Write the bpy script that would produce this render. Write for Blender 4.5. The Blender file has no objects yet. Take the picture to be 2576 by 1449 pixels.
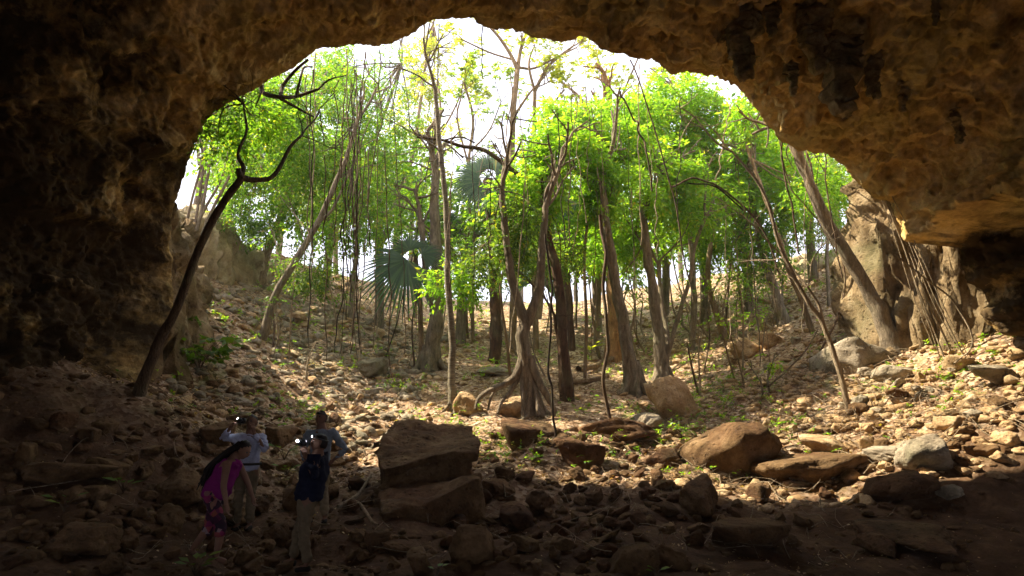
import bpy, bmesh, math, random
import numpy as np
from mathutils import Vector, Matrix
R = math.radians
random.seed(7)
C = bpy.context.scene.collection
F = 1716.0                      # focal length in photograph pixels (2576 wide)
PITCH = R(10)
cp, sp_ = math.cos(PITCH), math.sin(PITCH)

def W(px, py, Y):
    """point seen at photo pixel px,py lying at distance Y in front of the camera"""
    a, b = (px-1288)/F, (724.5-py)/F
    d = np.array([a, cp-b*sp_, sp_+b*cp])
    return d*(Y/d[1])
def PROJ(p):
    x, y, z = p
    f = y*cp+z*sp_; u = -y*sp_+z*cp
    if f < .1: return None
    return 1288+F*x/f, 724.5-F*u/f

# ------------------------------------------------------------------ numpy noise
def _h(ix, iy, iz, seed):
    h = (ix.astype(np.int64)*374761393+iy.astype(np.int64)*668265263+iz.astype(np.int64)*2147483647+seed*974634777) & 0xffffffff
    h = ((h ^ (h >> 13))*1274126177) & 0xffffffff
    h = ((h ^ (h >> 16))*2246822519) & 0xffffffff
    return ((h ^ (h >> 15)) & 0xffffff)/float(0xffffff)
def vnoise(p, seed=0):
    i = np.floor(p); f = p-i; i = i.astype(np.int64)
    u = f*f*f*(f*(f*6-15)+10)
    r = 0
    for a in (0, 1):
        wa = u[:, 0] if a else 1-u[:, 0]
        for b in (0, 1):
            wb = u[:, 1] if b else 1-u[:, 1]
            for c in (0, 1):
                wc = u[:, 2] if c else 1-u[:, 2]
                r = r+wa*wb*wc*_h(i[:, 0]+a, i[:, 1]+b, i[:, 2]+c, seed)
    return r*2-1
def fbm(p, seed=0, o=4, gain=.5, lac=2.03):
    s, a, q = 0, 1., p
    for k in range(o):
        s = s+a*vnoise(q, seed+k*17); a *= gain; q = q*lac+3.7
    return s
def worley(p, seed=0):
    i = np.floor(p).astype(np.int64); f = p-i
    best = np.full(len(p), 9.); idv = np.zeros(len(p))
    for a in (-1, 0, 1):
        for b in (-1, 0, 1):
            for c in (-1, 0, 1):
                cx, cy, cz = i[:, 0]+a, i[:, 1]+b, i[:, 2]+c
                dx = a+_h(cx, cy, cz, seed)-f[:, 0]; dy = b+_h(cx, cy, cz, seed+1)-f[:, 1]; dz = c+_h(cx, cy, cz, seed+2)-f[:, 2]
                d = dx*dx+dy*dy+dz*dz
                m = d < best
                best = np.where(m, d, best); idv = np.where(m, _h(cx, cy, cz, seed+3), idv)
    return np.sqrt(best), idv
def sstep(a, b, x):
    t = np.clip((x-a)/(b-a), 0, 1); return t*t*(3-2*t)

# ------------------------------------------------------------------ mesh helpers
class MB:
    def __init__(s): s.v = []; s.f = []; s.n = 0
    def add(s, v, f):
        v = np.asarray(v, float).reshape(-1, 3); s.v.append(v)
        f = np.asarray(f)
        s.f.append(f+s.n); s.n += len(v); return s
    def mesh(s, name, smooth=True):
        me = bpy.data.meshes.new(name)
        v = np.concatenate(s.v); me.vertices.add(len(v)); me.vertices.foreach_set('co', v.ravel())
        tot = sum(f.size for f in s.f); nf = sum(len(f) for f in s.f)
        me.loops.add(tot); me.polygons.add(nf)
        me.loops.foreach_set('vertex_index', np.concatenate([f.ravel() for f in s.f]).astype(np.int32))
        cnt = np.concatenate([np.full(len(f), f.shape[1]) for f in s.f])
        st = np.concatenate([[0], np.cumsum(cnt)[:-1]])
        me.polygons.foreach_set('loop_start', st.astype(np.int32))
        me.update(calc_edges=True); me.validate()
        if smooth: me.polygons.foreach_set('use_smooth', np.ones(len(me.polygons), bool))
        return me
def link(name, me, mat=None, parent=None):
    o = bpy.data.objects.new(name, me); C.objects.link(o)
    if mat is not None and not me.materials: me.materials.append(mat)
    if parent is not None: o.parent = parent
    return o
def tag(o, label=None, cat=None, group=None, kind=None):
    if label: o['label'] = label
    if cat: o['category'] = cat
    if group: o['group'] = group
    if kind: o['kind'] = kind
    return o
def empty(name, loc):
    o = bpy.data.objects.new(name, None); C.objects.link(o); o.location = loc; o.empty_display_size = .2
    return o
def build(mb, name, mat, parent=None, smooth=True, loc=None):
    """mesh given in world coordinates, stored relative to its parent's (or own) origin"""
    org = Vector(parent.location) if parent is not None else (Vector(loc) if loc is not None else Vector((0, 0, 0)))
    me = mb.mesh(name, smooth)
    me.transform(Matrix.Translation(-org))
    o = link(name, me, mat, parent)
    if parent is None: o.location = org
    return o
def grid_faces(nu, nv, wrap=False):
    a = np.arange(nu*nv).reshape(nu, nv)
    if wrap:
        b = np.roll(a, -1, axis=1); q = np.stack([a[:-1], a[1:], b[1:], b[:-1]], -1)
    else:
        q = np.stack([a[:-1, :-1], a[1:, :-1], a[1:, 1:], a[:-1, 1:]], -1)
    return q.reshape(-1, 4)
def catmull(pts, rad, n=5):
    pts = np.asarray(pts, float); rad = np.asarray(rad, float)
    if len(pts) < 3: n = max(n, 3)
    P = np.vstack([2*pts[0]-pts[1], pts, 2*pts[-1]-pts[-2]])
    out, ro = [], []
    for i in range(1, len(P)-2):
        for k in range(n):
            t = k/n
            out.append(.5*((2*P[i])+(P[i+1]-P[i-1])*t+(2*P[i-1]-5*P[i]+4*P[i+1]-P[i+2])*t*t+(-P[i-1]+3*P[i]-3*P[i+1]+P[i+2])*t**3))
            ro.append(rad[i-1]*(1-t)+rad[i]*t)
    out.append(pts[-1]); ro.append(rad[-1])
    return np.array(out), np.array(ro)
def tube(mb, pts, rad, sides=8, n=5, wob=0., flute=0., seed=0, curve=True):
    pts, rad = catmull(pts, rad, n) if curve else (np.asarray(pts, float), np.asarray(rad, float))
    T = np.gradient(pts, axis=0); T /= np.linalg.norm(T, axis=1)[:, None]+1e-9
    ref = np.array([1., 0, 0]) if abs(T[0][0]) < .8 else np.array([0, 1., 0])
    N = []
    nn = ref
    for t in T:
        nn = nn-t*np.dot(nn, t); nn = nn/(np.linalg.norm(nn)+1e-9); N.append(nn)
    N = np.array(N); B = np.cross(T, N)
    a = np.linspace(0, 2*math.pi, sides, endpoint=False)
    rr = rad[:, None]*np.ones(sides)[None]
    if flute: rr = rr*(1+flute*np.sin(a*5+seed)[None]+flute*.5*np.sin(a*9+seed*2)[None])
    V = pts[:, None]+rr[..., None]*(np.cos(a)[None, :, None]*N[:, None]+np.sin(a)[None, :, None]*B[:, None])
    V = V.reshape(-1, 3)
    if wob:
        m = np.repeat(rad, sides)[:, None]
        V = V+np.stack([fbm(V*3/(.3+m)*.3+seed*9.1+k*31, seed+k, 3) for k in range(3)], -1)*wob*m
    mb.add(V, grid_faces(len(pts), sides, True))

# ------------------------------------------------------------------ materials
def nodes(name):
    m = bpy.data.materials.new(name); m.use_nodes = True
    nt = m.node_tree; nt.nodes.clear()
    out = nt.nodes.new('ShaderNodeOutputMaterial'); bs = nt.nodes.new('ShaderNodeBsdfPrincipled')
    nt.links.new(bs.outputs[0], out.inputs[0]); bs.inputs['Specular IOR Level'].default_value = .2
    return m, nt, bs, out
def ramp(nt, src, stops):
    r = nt.nodes.new('ShaderNodeValToRGB'); e = r.color_ramp.elements
    while len(e) < len(stops): e.new(.5)
    for k, (p, c) in enumerate(stops): e[k].position = p; e[k].color = (*c, 1) if len(c) == 3 else c
    nt.links.new(src, r.inputs[0]); return r.outputs[0]
def noise(nt, vec, scale, detail=6, rough=.6, out='Fac', dist=0):
    n = nt.nodes.new('ShaderNodeTexNoise'); n.inputs['Scale'].default_value = scale
    n.inputs['Detail'].default_value = detail; n.inputs['Roughness'].default_value = rough; n.inputs['Distortion'].default_value = dist
    nt.links.new(vec, n.inputs['Vector']); return n.outputs[out]
def mapv(nt, vec, s):
    m = nt.nodes.new('ShaderNodeMapping'); m.inputs['Scale'].default_value = s; nt.links.new(vec, m.inputs[0]); return m.outputs[0]
def mix(nt, fac, a, b, mode='MIX'):
    m = nt.nodes.new('ShaderNodeMix'); m.data_type = 'RGBA'; m.blend_type = mode
    for i, s in ((0, fac), (6, a), (7, b)):
        if hasattr(s, 'is_linked'): nt.links.new(s, m.inputs[i])
        elif i == 0: m.inputs[0].default_value = s
        else: m.inputs[i].default_value = (*s, 1)
    return m.outputs[2]
def math_(nt, op, a, b=0):
    m = nt.nodes.new('ShaderNodeMath'); m.operation = op
    for i, s in ((0, a), (1, b)):
        if hasattr(s, 'is_linked'): nt.links.new(s, m.inputs[i])
        else: m.inputs[i].default_value = s
    return m.outputs[0]
def bump(nt, bs, h, dist, strength=1., prev=None):
    b = nt.nodes.new('ShaderNodeBump'); b.inputs['Distance'].default_value = dist; b.inputs['Strength'].default_value = strength
    nt.links.new(h, b.inputs['Height'])
    if prev: nt.links.new(prev, b.inputs['Normal'])
    nt.links.new(b.outputs[0], bs.inputs['Normal']); return b.outputs[0]
def gpos(nt): return nt.nodes.new('ShaderNodeNewGeometry').outputs['Position']

def rock_mat(name, dark, mid, pale, tint=(.10, .12, .05), tint_amt=.35, sc=1., pit=True, bd=.03, shade_stain=False):
    m, nt, bs, out = nodes(name); P = gpos(nt)
    n1 = noise(nt, P, 1.3*sc, 9, .68)
    col = ramp(nt, n1, [(.32, dark), (.5, mid), (.68, pale)])
    n2 = noise(nt, P, .55*sc, 5, .6, dist=.15)
    col = mix(nt, math_(nt, 'MULTIPLY', ramp(nt, n2, [(.48, (0, 0, 0)), (.66, (1, 1, 1))]), tint_amt), col, tint)
    n3 = noise(nt, P, 14*sc, 6, .7)
    col = mix(nt, .55, col, ramp(nt, n3, [(.3, (.5, .47, .43)), (.6, (1.1, 1.08, 1.05))]), 'MULTIPLY')
    v = nt.nodes.new('ShaderNodeTexVoronoi'); v.inputs['Scale'].default_value = 5*sc; nt.links.new(P, v.inputs['Vector'])
    pits = ramp(nt, v.outputs['Distance'], [(.08, (0, 0, 0)), (.3, (1, 1, 1))])
    if pit: col = mix(nt, .25, col, pits, 'MULTIPLY')  # shade inside the pits painted into the colour
    if shade_stain:      # deep shade of left wall and right recess painted in, mixed with black staining
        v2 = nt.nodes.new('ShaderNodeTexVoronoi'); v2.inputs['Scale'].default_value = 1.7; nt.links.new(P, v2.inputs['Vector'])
        col = mix(nt, .8, col, ramp(nt, v2.outputs['Distance'], [(.06, (.22, .18, .15)), (.17, (1, 1, 1))]), 'MULTIPLY')  # dark spots coloured in as painted shade of larger holes
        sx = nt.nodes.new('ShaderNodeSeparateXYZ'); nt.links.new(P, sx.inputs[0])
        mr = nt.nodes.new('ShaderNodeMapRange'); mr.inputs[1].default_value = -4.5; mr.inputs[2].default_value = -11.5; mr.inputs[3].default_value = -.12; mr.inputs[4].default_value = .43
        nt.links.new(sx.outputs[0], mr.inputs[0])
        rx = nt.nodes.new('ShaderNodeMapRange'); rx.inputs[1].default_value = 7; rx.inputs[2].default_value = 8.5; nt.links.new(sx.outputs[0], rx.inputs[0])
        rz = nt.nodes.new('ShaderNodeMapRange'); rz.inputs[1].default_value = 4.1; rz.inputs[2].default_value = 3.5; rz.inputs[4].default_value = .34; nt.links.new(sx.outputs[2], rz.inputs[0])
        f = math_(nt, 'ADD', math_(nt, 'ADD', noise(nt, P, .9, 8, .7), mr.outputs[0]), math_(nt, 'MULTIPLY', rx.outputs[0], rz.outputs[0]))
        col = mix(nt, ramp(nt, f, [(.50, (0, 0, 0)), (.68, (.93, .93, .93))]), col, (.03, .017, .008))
    nt.links.new(col, bs.inputs['Base Color']); bs.inputs['Roughness'].default_value = .92
    b0 = bump(nt, bs, noise(nt, P, 4*sc, 9, .6), bd*2.2, .8)
    b1 = bump(nt, bs, n3, bd, .9, b0)
    b2 = bump(nt, bs, noise(nt, P, 34*sc, 5, .75), bd*.6, 1., b1)
    if pit: bump(nt, bs, pits, bd*1.2, .6, b2)
    return m
M = {}
M['cave'] = rock_mat('cave_rock', (.28, .16, .05), (.62, .41, .145), (.80, .61, .31), (.34, .32, .12), .45, .8, bd=.03, shade_stain=True)
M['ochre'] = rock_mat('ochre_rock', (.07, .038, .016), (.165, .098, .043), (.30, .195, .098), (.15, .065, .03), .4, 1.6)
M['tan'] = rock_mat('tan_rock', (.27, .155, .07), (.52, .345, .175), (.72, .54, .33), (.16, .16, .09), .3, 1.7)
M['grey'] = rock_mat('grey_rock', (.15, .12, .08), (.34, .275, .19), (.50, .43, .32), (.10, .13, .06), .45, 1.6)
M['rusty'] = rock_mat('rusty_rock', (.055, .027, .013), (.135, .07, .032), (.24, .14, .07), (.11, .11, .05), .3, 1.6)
M['cliff'] = rock_mat('cliff_rock', (.08, .05, .025), (.25, .175, .09), (.42, .33, .20), (.11, .11, .05), .6, 1.3)
M['cream'] = rock_mat('cream_cliff_rock', (.2, .15, .08), (.46, .36, .22), (.64, .54, .38), (.16, .17, .09), .3, .9)

def ground_mat():
    m, nt, bs, out = nodes('forest_floor'); P = gpos(nt)
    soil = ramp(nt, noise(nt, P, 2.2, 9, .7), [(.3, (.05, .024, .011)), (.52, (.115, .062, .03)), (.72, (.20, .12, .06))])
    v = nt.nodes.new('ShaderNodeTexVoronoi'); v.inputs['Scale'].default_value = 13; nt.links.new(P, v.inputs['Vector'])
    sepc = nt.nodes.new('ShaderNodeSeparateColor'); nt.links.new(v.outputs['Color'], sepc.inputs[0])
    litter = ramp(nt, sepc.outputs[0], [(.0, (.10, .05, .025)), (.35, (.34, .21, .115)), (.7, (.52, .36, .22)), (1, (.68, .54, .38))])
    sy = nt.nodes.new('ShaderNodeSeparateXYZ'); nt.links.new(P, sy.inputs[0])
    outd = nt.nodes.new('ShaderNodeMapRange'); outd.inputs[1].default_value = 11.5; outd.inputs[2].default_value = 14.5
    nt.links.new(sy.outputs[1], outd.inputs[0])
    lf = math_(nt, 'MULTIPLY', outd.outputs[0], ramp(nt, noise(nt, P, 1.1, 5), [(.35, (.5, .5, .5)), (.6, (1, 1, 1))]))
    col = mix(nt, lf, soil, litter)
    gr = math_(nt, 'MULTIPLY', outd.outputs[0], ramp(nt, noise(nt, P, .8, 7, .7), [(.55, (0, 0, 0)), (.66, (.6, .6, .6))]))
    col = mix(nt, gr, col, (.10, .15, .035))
    nt.links.new(col, bs.inputs['Base Color']); bs.inputs['Roughness'].default_value = .95
    b = bump(nt, bs, noise(nt, P, 5, 9, .75), .08, 1.)
    b = bump(nt, bs, v.outputs['Distance'], .02, .5, b)
    return m
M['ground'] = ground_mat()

def leaf_mat(name, c1, c2, c3, trans=.55):
    m, nt, bs, out = nodes(name)
    g = nt.nodes.new('ShaderNodeNewGeometry')
    col = ramp(nt, g.outputs['Random Per Island'], [(0, c1), (.55, c2), (.92, c3), (1, (.42, .36, .05))])
    n = noise(nt, g.outputs['Position'], .9, 3)
    col = mix(nt, .5, col, ramp(nt, n, [(.35, (.6, .7, .6)), (.65, (1.25, 1.15, .9))]), 'MULTIPLY')
    nt.links.new(col, bs.inputs['Base Color']); bs.inputs['Roughness'].default_value = .45; bs.inputs['Specular IOR Level'].default_value = .35
    tr = nt.nodes.new('ShaderNodeBsdfTranslucent')
    tc = mix(nt, 1., col, (1.62, 1.62, .5), 'MULTIPLY')
    nt.links.new(tc, tr.inputs[0])
    ms = nt.nodes.new('ShaderNodeMixShader'); ms.inputs[0].default_value = trans
    nt.links.new(bs.outputs[0], ms.inputs[1]); nt.links.new(tr.outputs[0], ms.inputs[2]); nt.links.new(ms.outputs[0], out.inputs[0])
    return m
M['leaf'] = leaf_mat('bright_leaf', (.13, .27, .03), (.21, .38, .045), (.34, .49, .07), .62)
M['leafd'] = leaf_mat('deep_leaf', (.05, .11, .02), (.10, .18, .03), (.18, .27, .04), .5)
M['leafm'] = leaf_mat('mid_leaf', (.08, .18, .03), (.14, .28, .04), (.25, .38, .055), .58)
M['leafy'] = leaf_mat('yellow_leaf', (.20, .28, .04), (.33, .38, .06), (.48, .45, .09), .6)
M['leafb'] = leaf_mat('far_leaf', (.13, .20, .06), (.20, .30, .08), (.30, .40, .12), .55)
M['frond'] = leaf_mat('palm_frond', (.025, .06, .022), (.04, .095, .03), (.07, .14, .04), .25)
M['deadf'] = leaf_mat('dead_frond', (.22, .15, .08), (.32, .23, .13), (.42, .32, .2), .3)
M['litter'] = leaf_mat('fallen_leaf', (.20, .11, .06), (.42, .26, .15), (.62, .46, .30), .2)

def bark(name, a, b, ring=False, sc=1.):
    m, nt, bs, out = nodes(name); P = gpos(nt)
    st = mapv(nt, P, (9*sc, 9*sc, 1.6*sc)) if not ring else mapv(nt, P, (3, 3, 26))
    n1 = noise(nt, st, 1.5, 8, .7); n2 = noise(nt, P, 2.2, 5, .6)
    col = ramp(nt, n1, [(.3, tuple(q*.6 for q in a)), (.55, tuple((q+w_)/2 for q, w_ in zip(a, b))), (.72, b)])
    vo = nt.nodes.new('ShaderNodeTexVoronoi'); vo.feature = 'DISTANCE_TO_EDGE'; vo.inputs['Scale'].default_value = 3.2; nt.links.new(mix(nt, .06, st, noise(nt, P, 6, 3, .5, 'Color')), vo.inputs['Vector'])
    crack = ramp(nt, vo.outputs[0], [(.0, (.45, .42, .4)), (.12, (1, 1, 1))]); col = mix(nt, .25 if ring else .5, col, crack, 'MULTIPLY')
    col = mix(nt, .6, col, ramp(nt, n2, [(.35, (.55, .55, .5)), (.65, (1.15, 1.12, 1.05))]), 'MULTIPLY')
    gn = ramp(nt, noise(nt, P, 1.1, 6), [(.52, (0, 0, 0)), (.7, (.45, .45, .45))])
    col = mix(nt, gn, col, (.16, .17, .09))
    nt.links.new(col, bs.inputs['Base Color']); bs.inputs['Roughness'].default_value = .9
    b0 = bump(nt, bs, n1, .05, 1.); bump(nt, bs, crack, .02, .8, b0); return m
M['bark_grey'] = bark('grey_bark', (.16, .12, .08), (.42, .34, .24))
M['bark_pale'] = bark('pale_ringed_bark', (.22, .18, .12), (.50, .43, .31), True)
M['bark_dark'] = bark('dark_bark', (.06, .04, .025), (.24, .165, .10))
M['bark_red'] = bark('red_brown_bark', (.06, .03, .016), (.20, .11, .06))
M['bark_orange'] = bark('orange_bark', (.30, .15, .06), (.58, .33, .15), sc=.8)
M['bark_tan'] = bark('tan_bark', (.22, .14, .08), (.50, .36, .22))
M['vine'] = bark('vine_bark', (.10, .06, .035), (.28, .19, .12))
M['vined'] = bark('dark_vine_bark', (.03, .02, .014), (.10, .065, .04))
M['root'] = bark('pale_root', (.30, .22, .13), (.58, .46, .32))
M['twig'] = bark('dry_twig', (.25, .18, .11), (.58, .46, .32))

def plain(name, col, rough=.85, emit=0, var=.25, spec=.2):
    m, nt, bs, out = nodes(name); P = gpos(nt)
    c = mix(nt, var, col, ramp(nt, noise(nt, P, 22, 4), [(.3, tuple(x*.5 for x in col)), (.7, tuple(min(1, x*1.4) for x in col))]))
    nt.links.new(c, bs.inputs['Base Color']); bs.inputs['Roughness'].default_value = rough; bs.inputs['Specular IOR Level'].default_value = spec
    if emit:
        bs.inputs['Emission Color'].default_value = (*col, 1); bs.inputs['Emission Strength'].default_value = emit
    return m

# ------------------------------------------------------------------ ground
TY = [-60, 0, 5, 9, 11, 12.5, 14, 17, 20, 26, 36, 47, 60, 400]
TZ = [-1.7, -1.7, -1.85, -2.05, -1.9, -1.6, -1.2, -.28, .5, 2.2, 5.1, 7.3, 8.4, 8.6]
def Hs(x, y):
    x = np.asarray(x, float); y = np.asarray(y, float)
    b = np.interp(y, TY, TZ)
    co = np.where(x < 0, .30, .19)
    off = np.where(x < 0, 4.2, 4.6)
    s = np.clip(np.abs(x)-off, 0, None)**1.3*co*sstep(8.5, 14, y)
    # left foreground scree rises a little towards the wall
    s = s+np.clip(-x-3, 0, None)*.16*sstep(6, 10, y)*(1-sstep(12, 15, y))
    z = b+s
    cap = 6.3+1.3*np.exp(-((x-2)/11)**2)*sstep(30, 45, y); z = np.where(z > cap, cap+1.0*(1-np.exp(-(z-cap)/1.0)), z)
    return z
def H(x, y):
    x = np.atleast_1d(np.asarray(x, float)); y = np.atleast_1d(np.asarray(y, float))
    p = np.stack([x, y, np.zeros_like(x)], -1)
    amp = np.clip((60-np.abs(y-20))/40, 0, 1)
    return Hs(x, y)+(fbm(p*.45, 3, 3)*.16+fbm(p*1.9, 5, 3)*.06)*amp
def H1(x, y): return float(H(x, y)[0])
def GROUND(px, py):
    """first hit of the ray through a photo pixel with the ground"""
    ys = np.concatenate([np.linspace(6, 30, 480), np.linspace(30, 90, 400)])
    d = W(px, py, 1.)
    z = H(d[0]*ys, ys)
    k = np.nonzero(d[2]*ys < z)[0]
    i = k[0] if len(k) else len(ys)-1
    y = ys[i]; return np.array([d[0]*y, y, z[i]])
t = np.linspace(-1, 1, 560); xs = 16*t+420*np.sign(t)*np.clip(np.abs(t)-.5, 0, 1)**4*16*1.0
t = np.linspace(0, 1, 760); ys = -12+66*t+900*np.clip(t-.7, 0, 1)**3*16
X, Y = np.meshgrid(xs, ys, indexing='ij')
Z = H(X.ravel(), Y.ravel())
# path and floor roughness
V = np.stack([X.ravel(), Y.ravel(), Z], -1)
V[:, 2] += fbm(V*[7, 7, 0], 9, 3)*.022*(np.abs(V[:, 0]) < 20)
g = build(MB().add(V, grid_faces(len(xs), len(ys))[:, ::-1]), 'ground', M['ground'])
tag(g, kind='structure')

# ------------------------------------------------------------------ cave shell
LIP = [(250, 1120, 12.6), (300, 1010, 13.4), (380, 900, 14.2), (440, 800, 14.8), (430, 700, 15), (420, 620, 15), (430, 540, 15), (448, 465, 15), (480, 380, 15), (510, 290, 14.8), (600, 250, 14.7), (660, 215, 14.6),
       (740, 165, 14.5), (800, 125, 14.4), (900, 110, 14.3), (960, 108, 14.2), (1010, 95, 14.1), (1050, 70, 14), (1090, 50, 13.9), (1135, 42, 13.8),
       (1190, 50, 13.8), (1230, 70, 13.8), (1290, 73, 13.7), (1350, 95, 13.5), (1440, 99, 13.4), (1460, 90, 13.4), (1500, 110, 13.4), (1530, 130, 13.4), (1590, 148, 13.4), (1640, 145, 13.5),
       (1690, 180, 13.6), (1760, 182, 14), (1790, 190, 14.2), (1840, 212, 14.5), (1885, 250, 14.8), (1920, 295, 15), (1960, 345, 15.2), (2010, 372, 15.4), (2080, 382, 15.6), (2120, 410, 15.7),
       (2160, 460, 15.8), (2195, 488, 15.9), (2240, 505, 15.8), (2268, 560, 15.7), (2280, 620, 15.5), (2285, 700, 15.3), (2310, 790, 15), (2375, 860, 14.6), (2500, 930, 14), (2700, 1040, 13)]
lp = np.array([W(*q) for q in LIP])
# resample along length
seg = np.concatenate([[0], np.cumsum(np.linalg.norm(np.diff(lp, axis=0), axis=1))])
NU = 900
su = np.linspace(0, seg[-1], NU)
lip = np.stack([np.interp(su, seg, lp[:, k]) for k in range(3)], -1)
for _ in range(3): lip[1:-1] = (lip[:-2]+lip[1:-1]*2+lip[2:])/4
NV = 470
# v: 0 lip .. 1 closed end behind the camera
tv = np.linspace(0, 1, NV)**1.35
rows = []
for v in tv:
    y = lip[:, 1]*(1-v)+(-9.)*v
    e = 1+.34*sstep(0, .35, np.array(v))+.10*sstep(.3, .6, np.array(v))
    e = e*(1-1.0*sstep(.62, 1., np.array(v))**1.5*.97)
    cx, cz = 0., -1.5
    # walls spread more than the roof lifts
    x = cx+(lip[:, 0]-cx)*e
    z = cz+(lip[:, 2]-cz)*(1+(e-1)*.55)
    rows.append(np.stack([x, y, z], -1))
S = np.array(rows)          # NV, NU, 3
P = S.reshape(-1, 3).copy()
vv = np.repeat(tv, NU)
def normals(S):
    du = np.gradient(S, axis=1); dv = np.gradient(S, axis=0)
    n = np.cross(du, dv); n /= np.linalg.norm(n, axis=2)[..., None]+1e-9
    return n
N = normals(S).reshape(-1, 3)
inward = np.array([0, 4., 1.])-P
N *= np.sign((N*inward).sum(1))[:, None]
edge = sstep(0, .03, vv)          # keep the lip outline close to the photograph
def wall_recess(P, side, z0, depth, soft=.12):
    m = sstep(z0+soft, z0-soft, P[:, 2]+.18*fbm(P*[.9, .9, .2], 77, 3)) if False else 1-sstep(z0-soft, z0+soft, P[:, 2]+.22*fbm(P*np.array([.9, .9, .2]), 77, 3))
    return m*(np.sign(P[:, 0]) == side)*depth
push = wall_recess(P, 1, 3.9, 1.3+.9*sstep(0, .10, vv))+wall_recess(P, 1, 2.9, .35)-wall_recess(P, 1, 2.3, .3)+wall_recess(P, 1, 1.6, .6)-wall_recess(P, 1, .9, .4)
push = push-wall_recess(P, -1, 5.4, -.45)*edge+wall_recess(P, -1, 3.6, .5)*edge-wall_recess(P, -1, 1.6, .5)*edge*0
P[:, 0] += np.sign(P[:, 0])*push*1.
big = fbm(P*.33, 11, 3)*.5*sstep(0, .2, vv)
med = fbm(P*np.array([1.1, 1.1, .8]), 21, 5, .55)*.22
w1, id1 = worley(P*.9+fbm(P*1.5, 5, 2)[:, None]*.25, 31)
scoop = (np.clip(.62-w1, 0, 1)*1.1*(id1 > .35))
w2, id2 = worley(P*2.6+fbm(P*3.5, 6, 2)[:, None]*.3, 41)
pitd = sstep(.5, .15, w2)*.32*(id2 > .66) if False else (1-sstep(.16, .44, w2))*.30*(id2 > .66)
w3, id3 = worley(P*7+fbm(P*6, 8, 2)[:, None]*.4, 51)
pit3 = (1-sstep(.12, .4, w3))*.085*(id3 > .55)
ridg = np.abs(fbm(P*1.7, 61, 4))*.17+np.abs(fbm(P*5.2, 63, 3))*.05+(id1-.5)*.22*edge+(id2-.5)*.09*(.3+.7*edge)+((P[:, 2]*1.7+fbm(P*.8, 67, 3)*1.2)%1.)*.05*edge
fine = fbm(P*9, 71, 4, .65)*.03
msk = sstep(-.35, .45, fbm(P*.55, 97, 3)); D = big*edge+med*(.25+.75*edge)-scoop*.5*edge-pitd*edge*msk-pit3*msk*(.3+.7*edge)+ridg*(.4+.6*edge)+fine
# hanging flutes on the right part of the roof
fl = np.clip(fbm(P*np.array([1.9, .9, .35]), 91, 3)-.25, 0, 1)*sstep(2, 4, P[:, 0])*edge
D = D+fl*.5
P = P+N*D[:, None]
# outer face: rolls up and back over the hill so the rock has real thickness
outer = []
base0 = P.reshape(NV, NU, 3)[0]
for k, (s, dy, up) in enumerate([(1.02, .25, .1), (1.05, .45, .35), (1.10, .5, 1.0), (1.18, .2, 2.2), (1.28, -1.2, 3.2), (1.45, -5, 4.0), (1.6, -13, 3.5), (1.6, -26, 1.5)]):
    q = base0.copy(); q[:, 0] *= s; q[:, 1] += dy; q[:, 2] = -1.5+(q[:, 2]+1.5)*s+up*sstep(1, 6, base0[:, 2])
    q += np.stack([fbm(q*1.1+k, 101+j, 3) for j in range(3)], -1)*(.1+.05*k)*sstep(0, .6, np.array(k*.2+.1))
    outer.append(q)
allrows = np.concatenate([np.array(outer[::-1]), P.reshape(NV, NU, 3)], 0)
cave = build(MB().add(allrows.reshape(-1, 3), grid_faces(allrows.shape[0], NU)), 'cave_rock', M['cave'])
tag(cave, kind='structure')

def ceil_hit(px, py, tol=6):
    """point of the displaced cave surface that projects nearest a photo pixel"""
    f = P[:, 1]*cp+P[:, 2]*sp_; f = np.where(f < 1, 1e9, f)
    u = 1288+F*P[:, 0]/f; v = 724.5-F*(-P[:, 1]*sp_+P[:, 2]*cp)/f
    d = (u-px)**2+(v-py)**2
    c = np.nonzero(d < tol*tol*4)[0]
    if len(c) == 0: c = [int(np.argmin(d))]
    i = c[int(np.argmin(P[c, 1]))]
    return P[i]
# stalactites and hanging rock on the right of the roof
M['flow'] = rock_mat('dark_flowstone', (.16, .11, .05), (.36, .26, .13), (.58, .47, .27), (.10, .12, .05), .5, 2.2, False)
def stalactite(px, py, wpx, hpx, mat, seed, flat=.6):
    top = ceil_hit(px, py); sc = top[1]/F
    w, h = wpx*sc*.62, hpx*sc*1.5+.12
    rs = np.random.RandomState(seed)
    mb = MB(); n = 16; pts = []; rad = []
    for k in range(n):
        t = k/(n-1)
        pts.append(top+np.array([w*.5*t*rs.uniform(-.2, .6), -.1+.1*t, .30-h*1.25*t]))
        rad.append(w*(1.25-.75*t**.8)*(1+.14*math.sin(k*1.7+seed)) if t < .97 else w*.12)
    tube(mb, pts, rad, 30, 3, .55, .10, seed)
    return build(mb, 'stalactite', mat, cave)
for q in [(1865, 75, 62, 95, 1), (2035, 20, 70, 120, 2), (2105, 170, 74, 95, 3), (2060, 105, 46, 60, 4), (2195, 170, 34, 65, 5), (1925, 45, 34, 45, 6),
          (2350, 30, 22, 40, 7), (1985, 200, 26, 38, 8), (2410, 330, 26, 36, 9), (2270, 250, 22, 34, 10)]:
    stalactite(q[0], q[1], q[2], q[3], M['flow'], q[4])

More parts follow.
